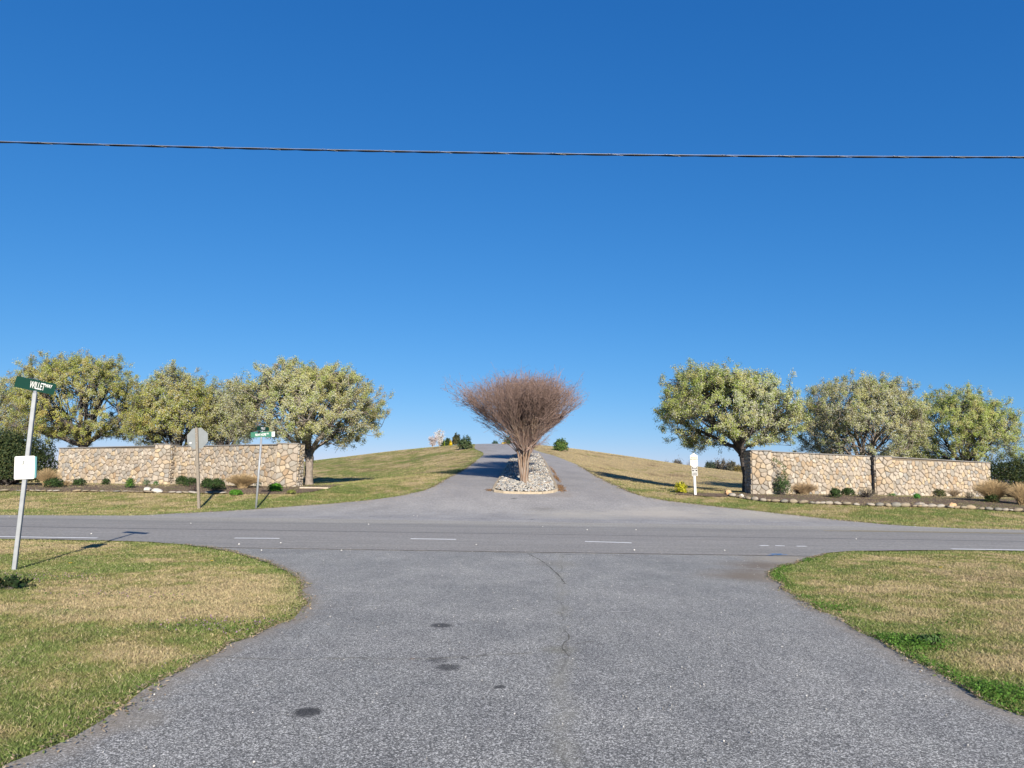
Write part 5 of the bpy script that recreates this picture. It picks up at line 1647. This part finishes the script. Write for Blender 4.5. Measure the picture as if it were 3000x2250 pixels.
# distant trees over the right shoulder of the hill
def far_tree(u0, u1, v0, Y, pal, label, seed, n=2600, size=.45, bare=False):
    uc = (u0 + u1) / 2; p = at(uc, 1390, Y); z = h(p.x, Y); w = (u1 - u0) / FPX * Y; ht = at(uc, v0, Y).z - z
    global rng
    keep = rng; rng = np.random.default_rng(seed)
    t = empty('distant_tree', (p.x, Y, z), label, 'tree', 'distant trees beyond the right hillside')
    tr = np.array([[[0, 0, -.2], [0, 0, ht * .3], [.1, 0, ht * .6], [0, 0, ht * .85]]], float)
    v, f = tubes(tr, np.array([[.25, .2, .14, .06]]), 7); part('trunk', np_mesh('trunk', v, f, M['bark'], None, True), t)
    m = 60
    k = rng.integers(0, 3, m); s = np.zeros((m, 3)); s[:, 2] = rng.uniform(.25, .8, m) * ht
    d = unit(rng.normal(size=(m, 3)) + [0, 0, .5]); e = s + d * np.array([w * .42, w * .42, ht * .2])
    L = bezier(s, (s + e) / 2, e, 4, .05); v, f = tubes(L, np.linspace(.07, .03, 4)[None] * np.ones((m, 1)), 4)
    part('branches', np_mesh('branches', v, f, M['bark'], None), t, kind='stuff')
    cl = unit(rng.normal(size=(24, 3))) * np.array([w * .36, w * .36, ht * .27]) + [0, 0, ht * .62]
    P = cl[rng.integers(0, 24, n)] + rng.normal(size=(n, 3)) * np.array([w * .10, w * .10, ht * .09])
    c = np.array(pal)[rng.integers(0, len(pal), n)] * rng.uniform(.7, 1.3, n)[:, None]
    V, F, tn = leaf_quads(P, rng.uniform(.5, 1, n) * size, c, 0)
    part('foliage', np_mesh('foliage', V, F, M['leaf'], tn), t, kind='stuff')
    rng = keep
GB = [(.15, .13, .11), (.20, .17, .14), (.11, .11, .08)]
PN = [(.05, .075, .05), (.07, .09, .055)]
far_tree(2067, 2098, 1352, 300, PN, 'dark green pine at the left end of the distant grove', 1)
far_tree(2085, 2118, 1347, 305, GB, 'grey brown rounded tree in the distant grove, next to the pine', 2)
far_tree(2108, 2142, 1348, 300, GB, 'grey brown tree at the middle of the distant grove', 3)
far_tree(2130, 2158, 1353, 295, [(.10, .11, .07), (.16, .14, .11)], 'lower grey green tree at the right of the distant grove', 4)
far_tree(2150, 2178, 1364, 280, [(.25, .20, .06), (.16, .14, .08)], 'low tree with orange tinge just left of the right wall', 5)
far_tree(2172, 2200, 1362, 310, [(.18, .15, .13)], 'bare pinkish tree partly behind the right wall corner', 6, 1200)
far_tree(1970, 2003, 1347, 320, GB, 'distant grey tree on the hill line left of the white sign', 7)
far_tree(1946, 1962, 1349, 340, GB, 'very small distant tree top on the hill line', 8, 900, .35)
far_tree(2008, 2026, 1350, 330, [(.22, .19, .17)], 'thin bare distant tree directly left of the white sign', 9, 500, .3)

# ------------------------------------------------------------------ signs
def text_mesh(body, size, mat, sx=1.0, depth=.0015, bold=0.0):
    cu = bpy.data.curves.new('txt', 'FONT'); cu.body = body; cu.size = size; cu.align_x = 'CENTER'; cu.align_y = 'CENTER'
    cu.extrude = depth; cu.offset = bold
    o = bpy.data.objects.new('txt', cu); C.objects.link(o)
    dg = bpy.context.evaluated_depsgraph_get(); dg.update()
    me = bpy.data.meshes.new_from_object(o.evaluated_get(dg))
    bpy.data.objects.remove(o); bpy.data.curves.remove(cu)
    me.transform(Matrix.Rotation(math.pi / 2, 4, 'X') @ Matrix.Diagonal((sx, 1, 1, 1)))
    me.materials.clear(); me.materials.append(mat)
    return me

def oct_post(base, top, label, cat, name): pass

def text(name, body, size, mat, parent, x, z, y, sx=1, bold=0.0):
    o = part(name, text_mesh(body, size, mat, sx, bold=bold), parent); o.location = (x, y, z); return o

# near street sign, WILLET WAY
def near_sign():
    b = gp(42, 1667); Y = b.y
    top = at(103, 1152, Y)
    L_ = (top - b).length
    t = empty('street_sign', b, 'galvanised pole at left with green WILLET WAY blade and small white sign', 'street sign')
    dx = top.x - b.x
    t.rotation_euler = (0, math.atan2(dx, top.z - b.z) , 0)
    # square post, one face turned slightly
    m = Matrix.Rotation(R(14), 4, 'Z')
    part('pole', MB().box((0, 0, L_ / 2 - .1), (.062, .062, L_ + .2), m, .006).mesh('pole', M['galv']), t)
    part('blade_bracket', MB().box((0, 0, L_ + .012), (.05, .035, .06), None, .004).mesh('blade_bracket', M['bolt']), t)
    # blades
    w = .74; hh = .17
    def rot(a, c): return Matrix.Rotation(R(a), 4, 'Z')
    bl = bpy.data.objects.new('name_blade', None)
    def blade(wd, ht_, zc, yaw, tilt, xoff, texts, mat):
        me = MB()
        n = []
        r_ = .012
        for (cx, cz, a0) in ((wd / 2 - r_, ht_ / 2 - r_, 0), (-wd / 2 + r_, ht_ / 2 - r_, 90), (-wd / 2 + r_, -ht_ / 2 + r_, 180), (wd / 2 - r_, -ht_ / 2 + r_, 270)):
            for k in range(4): n.append((cx + r_ * math.cos(R(a0 + k * 30)), cz + r_ * math.sin(R(a0 + k * 30))))
        me.plate(n[::-1], -.002, .002)
        o = part('name_blade', me.mesh('name_blade', mat), t)
        o.location = (xoff, 0, zc); o.rotation_euler = (0, R(tilt), R(yaw))
        for (bd, sz, x, z, sx) in texts:
            q = part('lettering', text_mesh(bd, sz, M['white'], sx, bold=.0018), o); q.location = (x, -.0045, z)
        return o
    blade(w, .185, L_ + .13, -6, 9.5, -.015, [('WILLET', .165, .045, -.004, .50), ('WAY', .075, .245, .03, .72)], M['green'])
    # blade for the crossing road, seen almost edge on, under and behind the first
    zc = at(62, 1370, Y).z - b.z
    p = at(76, 1370, Y) - b
    u = Vector((dx, 0, top.z - b.z)).normalized()
    d = 0
    zz = (at(76, 1370, Y).z - b.z) / u.z
    sg = MB(); w2, h2, r_ = .30, .375, .022
    n = []
    for (cx, cz, a0) in ((w2 / 2 - r_, h2 / 2 - r_, 0), (-w2 / 2 + r_, h2 / 2 - r_, 90), (-w2 / 2 + r_, -h2 / 2 + r_, 180), (w2 / 2 - r_, -h2 / 2 + r_, 270)):
        for k in range(5): n.append((cx + r_ * math.cos(R(a0 + k * 22.5)), cz + r_ * math.sin(R(a0 + k * 22.5))))
    sg.plate(n[::-1], -.0015, .0015)
    s = part('dog_walker_sign', sg.mesh('dog_walker_sign', M['white']), t); s.location = (-.0, -.045, zz); s.rotation_euler = (0, R(-4.5), R(10))
    bk = MB().plate([(p_[0] * .96 + .03, p_[1] * .94) for p_ in n[::-1]], .006, .028)
    part('backing_board', bk.mesh('backing_board', M['teal_edge']), s)
    # thin ring pictogram with a walking figure and a dog
    ring = MB(); K = 28
    V = []; F = []
    for k in range(K):
        a = 2 * math.pi * k / K
        for r_ in (.070, .074): V.append((r_ * math.cos(a), -.0035, .078 + r_ * math.sin(a)))
    for k in range(K): F.append([2 * k, 2 * k + 1, (2 * k + 3) % (2 * K), (2 * k + 2) % (2 * K)])
    part('pictogram_ring', py_mesh('pictogram_ring', V, F, M['greytext']), s)
    f = MB()
    def seg(a, b_, wd):
        a = Vector(a); b_ = Vector(b_); d_ = (b_ - a).normalized(); nn = Vector((-d_.y, d_.x)) * wd / 2
        f.add([(p_.x, -.0035, p_.y) for p_ in (a - nn, b_ - nn, b_ + nn, a + nn)], [[0, 1, 2, 3]])
    seg((-.012, .128), (-.006, .116), .012); seg((-.010, .112), (-.020, .080), .012); seg((-.020, .082), (-.036, .040), .008); seg((-.020, .082), (-.008, .042), .008)
    seg((-.010, .106), (.018, .086), .005); seg((.018, .086), (.040, .062), .002); seg((.028, .056), (.052, .058), .010); seg((.030, .054), (.029, .040), .004); seg((.050, .054), (.051, .040), .004)
    part('pictogram', py_mesh('pictogram', f.V, f.F, M['greytext']), s)
    for (z, wd, mt) in ((-.015, .20, 'greytext'), (-.045, .22, 'greytext'), (-.085, .20, 'teal'), (-.108, .16, 'teal'), (-.128, .14, 'teal')):
        f = MB(); x = -wd / 2
        while x < wd / 2:
            q = random.uniform(.006, .02); f.add([(x, -.0035, z - .004), (x + q, -.0035, z - .004), (x + q, -.0035, z + .004), (x, -.0035, z + .004)], [[0, 1, 2, 3]]); x += q + random.uniform(.003, .007)
        part('small_print', py_mesh('small_print', f.V, f.F, M[mt]), s)
    for z in (.165, -.165):
        q = part('bolt', MB().tube([(0, 0, 0), (0, -.006, 0)], .006, 8).mesh('bolt', M['bolt']), s); q.location = (0, -.002, z)
    return t
near_sign()

# second street sign, NEW HOPE RD
def far_sign():
    b = gp(750, 1489); Y = b.y
    top = at(766, 1280, Y)
    t = empty('street_sign', b, 'thin galvanised pole with lighter green NEW HOPE RD blade before the left wall', 'street sign')
    L_ = (top - b).length
    t.rotation_euler = (0, math.atan2(top.x - b.x, top.z - b.z), 0)
    part('pole', MB().tube([(0, 0, -.2), (0, 0, L_)], .045, 12).mesh('pole', M['galv'], True), t)
    w = 70 / FPX * Y; hh = 15.5 / FPX * Y
    o = part('name_blade', MB().plate([(-w / 2, -hh / 2), (-w / 2, hh / 2), (w / 2, hh / 2), (w / 2, -hh / 2)], -.004, .004).mesh('name_blade', M['green_lighter']), t)
    o.location = (.05, 0, L_ + hh / 2 - .01); o.rotation_euler = (0, R(-4.2), R(2))
    for (bd, sz, x, z, sx) in (('NEW HOPE', .15, -.09, -.01, .60), ('RD', .08, .21, .03, .85)):
        q = part('lettering', text_mesh(bd, sz, M['white'], sx, bold=.003), o); q.location = (x, -.007, z)
    pn = part('number_panel', MB().plate([(-.06, -hh * .46), (-.06, hh * .46), (.07, hh * .46), (.07, -hh * .46)], -.006, -.0045).mesh('number_panel', M['white']), o)
    pn.location = (w / 2 - .075, 0, 0)
    c = part('blade_bracket', MB().box((0, 0, 0), (.06, .04, .06), None, .005).mesh('blade_bracket', M['bolt']), t); c.location = (.02, 0, L_ + hh + .01)
    o2 = part('name_blade', MB().plate([(-.40, -.09), (-.40, .09), (.40, .09), (.40, -.09)], -.004, .004).mesh('name_blade', M['green']), t)
    o2.location = (.04, 0, L_ + hh + .13); o2.rotation_euler = (0, 0, R(72))
    q = part('lettering', text_mesh('WILLET', .14, M['white'], .62, bold=.003), o2); q.location = (0, -.007, 0)
far_sign()

# stop sign seen from behind
def stop_sign():
    b = gp(583, 1489); Y = b.y
    top = at(576, 1253, Y)
    t = empty('stop_sign', b, 'grey back of an octagonal stop sign on a weathered wooden post', 'road sign')
    L_ = (top - b).length
    t.rotation_euler = (0, math.atan2(top.x - b.x, top.z - b.z), 0)
    part('post', MB().box((0, 0, L_ / 2 - .1), (.105, .105, L_ + .2), Matrix.Rotation(R(4), 4, 'Z'), .008).mesh('post', M['wood_post']), t)
    r = 30.5 / FPX * Y / math.cos(math.pi / 8) * .99
    n = [(r * math.cos(math.pi / 8 + k * math.pi / 4), r * math.sin(math.pi / 8 + k * math.pi / 4)) for k in range(8)]
    cz = (at(578, 1284, Y).z - b.z) / math.cos(t.rotation_euler[1])
    o = part('octagon_plate', MB().plate(n[::-1], -.0015, .0015).mesh('octagon_plate', M['sign_back']), t); o.location = (.0, .058, cz)
    # front (away from the camera): red face, white border, legend
    red = simple_mat('stop_red', (.45, .01, .015), .4, .4)
    f = part('sign_face', MB().plate([(p[0] * .94, p[1] * .94) for p in n[::-1]], .003, .0045).mesh('sign_face', red), o)
    q = part('lettering', text_mesh('STOP', .27, M['white'], .8, bold=.004), o); q.location = (0, .0075, -.0); q.rotation_euler = (0, 0, math.pi)
    for z in (.2, -.2):
        c = part('bolt', MB().tube([(0, .0, 0), (0, -.02, 0)], .014, 8).mesh('bolt', M['bolt']), t); c.location = (0, -.052, cz + z)
    st = part('reflector_sticker', MB().plate([(-.04, -.03), (-.04, .03), (.04, .03), (.04, -.03)][::1], -.004, -.0025).mesh('reflector_sticker', M['white']), o); st.location = (-.30, 0, -.17)
stop_sign()

# white private property signpost
def white_sign():
    b = gp(2037, 1450); Y = b.y
    top = at(2033, 1368, Y)
    k = Y / FPX
    t = empty('private_property_sign', b, 'white post with ornamental cream PRIVATE PROPERTY board and two dark plates', 'sign')
    t.rotation_euler = (0, math.atan2(top.x - b.x, top.z - b.z) * 1.0, 0)
    z = lambda v: (1450 - v) * k
    part('post', MB().box((0, .0, (z(1332)) / 2 - .1), (6.6 * k, .1, z(1332) + .2), None, .008).mesh('post', M['white']), t)
    # ornamental board outline: shallow arch with shoulders
    zt, zb, w = z(1335), z(1366), 10.8 * k
    pts = []
    pts += [(-w, zb + .02), (-w, zt - .02)]
    for i in range(9):
        a = i / 8; x = -w + 2 * w * a
        if 0 < i < 8: pts.append((x, zt - .02 + .075 * math.sin(math.pi * a)))
    pts += [(w, zt - .02), (w, zb + .02)]
    for i in range(1, 8):
        a = i / 8; pts.append((w - 2 * w * a, zb + .02 - .06 * math.sin(math.pi * a)))
    o = part('board', MB().plate(pts, -.075, -.053).mesh('board', M['cream']), t)
    part('finial', MB().box((0, -.03, z(1331.5)), (6 * k, .09, 4 * k), None, .01).mesh('finial', M['white']), t)
    text('lettering', 'PRIVATE', .095, M['browntext'], o, 0, z(1343), -.0785, .95, .001)
    text('lettering', 'PROPERTY', .095, M['browntext'], o, 0, z(1348), -.0785, .9, .001)
    def rule(zc, wd, hgt_=.008):
        f = MB(); x = -wd / 2
        while x < wd / 2:
            q = random.uniform(.01, .03); f.add([(x, -.0775, zc - hgt_), (x + q, -.0775, zc - hgt_), (x + q, -.0775, zc + hgt_), (x, -.0775, zc + hgt_)], [[0, 1, 2, 3]]); x += q + random.uniform(.006, .012)
        part('small_print', py_mesh('small_print', f.V, f.F, M['browntext']), o)
    rule(z(1354), .34); rule(z(1357.5), .28); rule(z(1361), .14)
    part('rule_line', MB().plate([(-.15, z(1350.5)), (-.15, z(1350.3)), (.15, z(1350.3)), (.15, z(1350.5))], -.078, -.0755).mesh('rule_line', M['browntext']), o)
    for (v0, v1, rows) in ((1369, 1383, [(1372, .15), (1376.3, .23), (1380.5, .09)]), (1385, 1394.5, [(1388.3, .27), (1391.5, .30)])):
        pz = (z(v0) + z(v1)) / 2
        p = part('plate', MB().box((0, 0, 0), (16.6 * k, .02, (v1 - v0 + 1.5) * k), None, .004).mesh('plate', M['white']), t); p.location = (.01, -.064, pz)
        d = part('dark_panel', MB().box((0, 0, 0), (14.6 * k, .006, (v1 - v0 - 1.2) * k)).mesh('dark_panel', M['brown']), p); d.location = (0, -.0125, 0)
        for (v, wd) in rows:
            f = MB(); x = -wd / 2; hz = .019 if v0 < 1380 else .011
            while x < wd / 2 - .01:
                q = random.uniform(.022, .034)
                f.add([(x, -.0175, z(v) - pz - hz), (x + q, -.0175, z(v) - pz - hz), (x + q, -.0175, z(v) - pz + hz), (x, -.0175, z(v) - pz + hz)], [[0, 1, 2, 3]]); x += q + .007
            part('lettering', py_mesh('lettering', f.V, f.F, M['white']), p)
white_sign()

# ------------------------------------------------------------------ overhead cable: bare messenger with dark insulated strands twisted round it
def cable():
    Yc = 11.0
    a = at(0, 416, Yc); m = at(1500, 449.5, Yc); b = at(3000, 461, Yc)
    # fit a parabola through the three points
    A = np.array([[p.x ** 2, p.x, 1] for p in (a, m, b)]); co = np.linalg.solve(A, np.array([p.z for p in (a, m, b)]))
    t = empty('overhead_cable', (0, Yc, float(co[2])), 'twisted overhead service cable crossing the whole sky', 'cable')
    X = np.arange(-17, 17, .04)
    Z = co[0] * X ** 2 + co[1] * X + co[2] - co[2]
    for i, (mat, rad, off) in enumerate((('cable_light', .0028, .0), ('cable_dark', .0088, 0.0), ('cable_dark', .0088, math.pi))):
        ph = 2 * math.pi * X / (1.1 + .12 * np.sin(X * .35)) + off
        rr = np.full_like(X, .0078) if i else np.full_like(X, .0)
        lift = .0115 if i == 0 else -.004
        P = np.stack([X, -np.cos(ph) * rr - (.006 if i == 0 else 0), Z + lift + np.sin(ph) * rr * .8], 1)
        v, f = tubes(P[None], np.full((1, len(X)), rad), 6)
        part('strand', np_mesh('strand', v, f, M[mat], None, True), t)
    # binding wire turns that catch the light every metre or so
    for k, x0 in enumerate(np.arange(-16, 16, .92)):
        tt = np.linspace(0, 1, 9); x = x0 + tt * .26
        z = co[0] * x ** 2 + co[1] * x + .016 - tt * .036
        P = np.stack([x, -.017 * np.sin(np.pi * (.15 + .7 * tt)) - .004, z], 1)
        v, f = tubes(P[None], np.full((1, 9), .0018), 4)
        part('binding_wire', np_mesh('binding_wire', v, f, M['cable_light'], None, True), t)
cable()
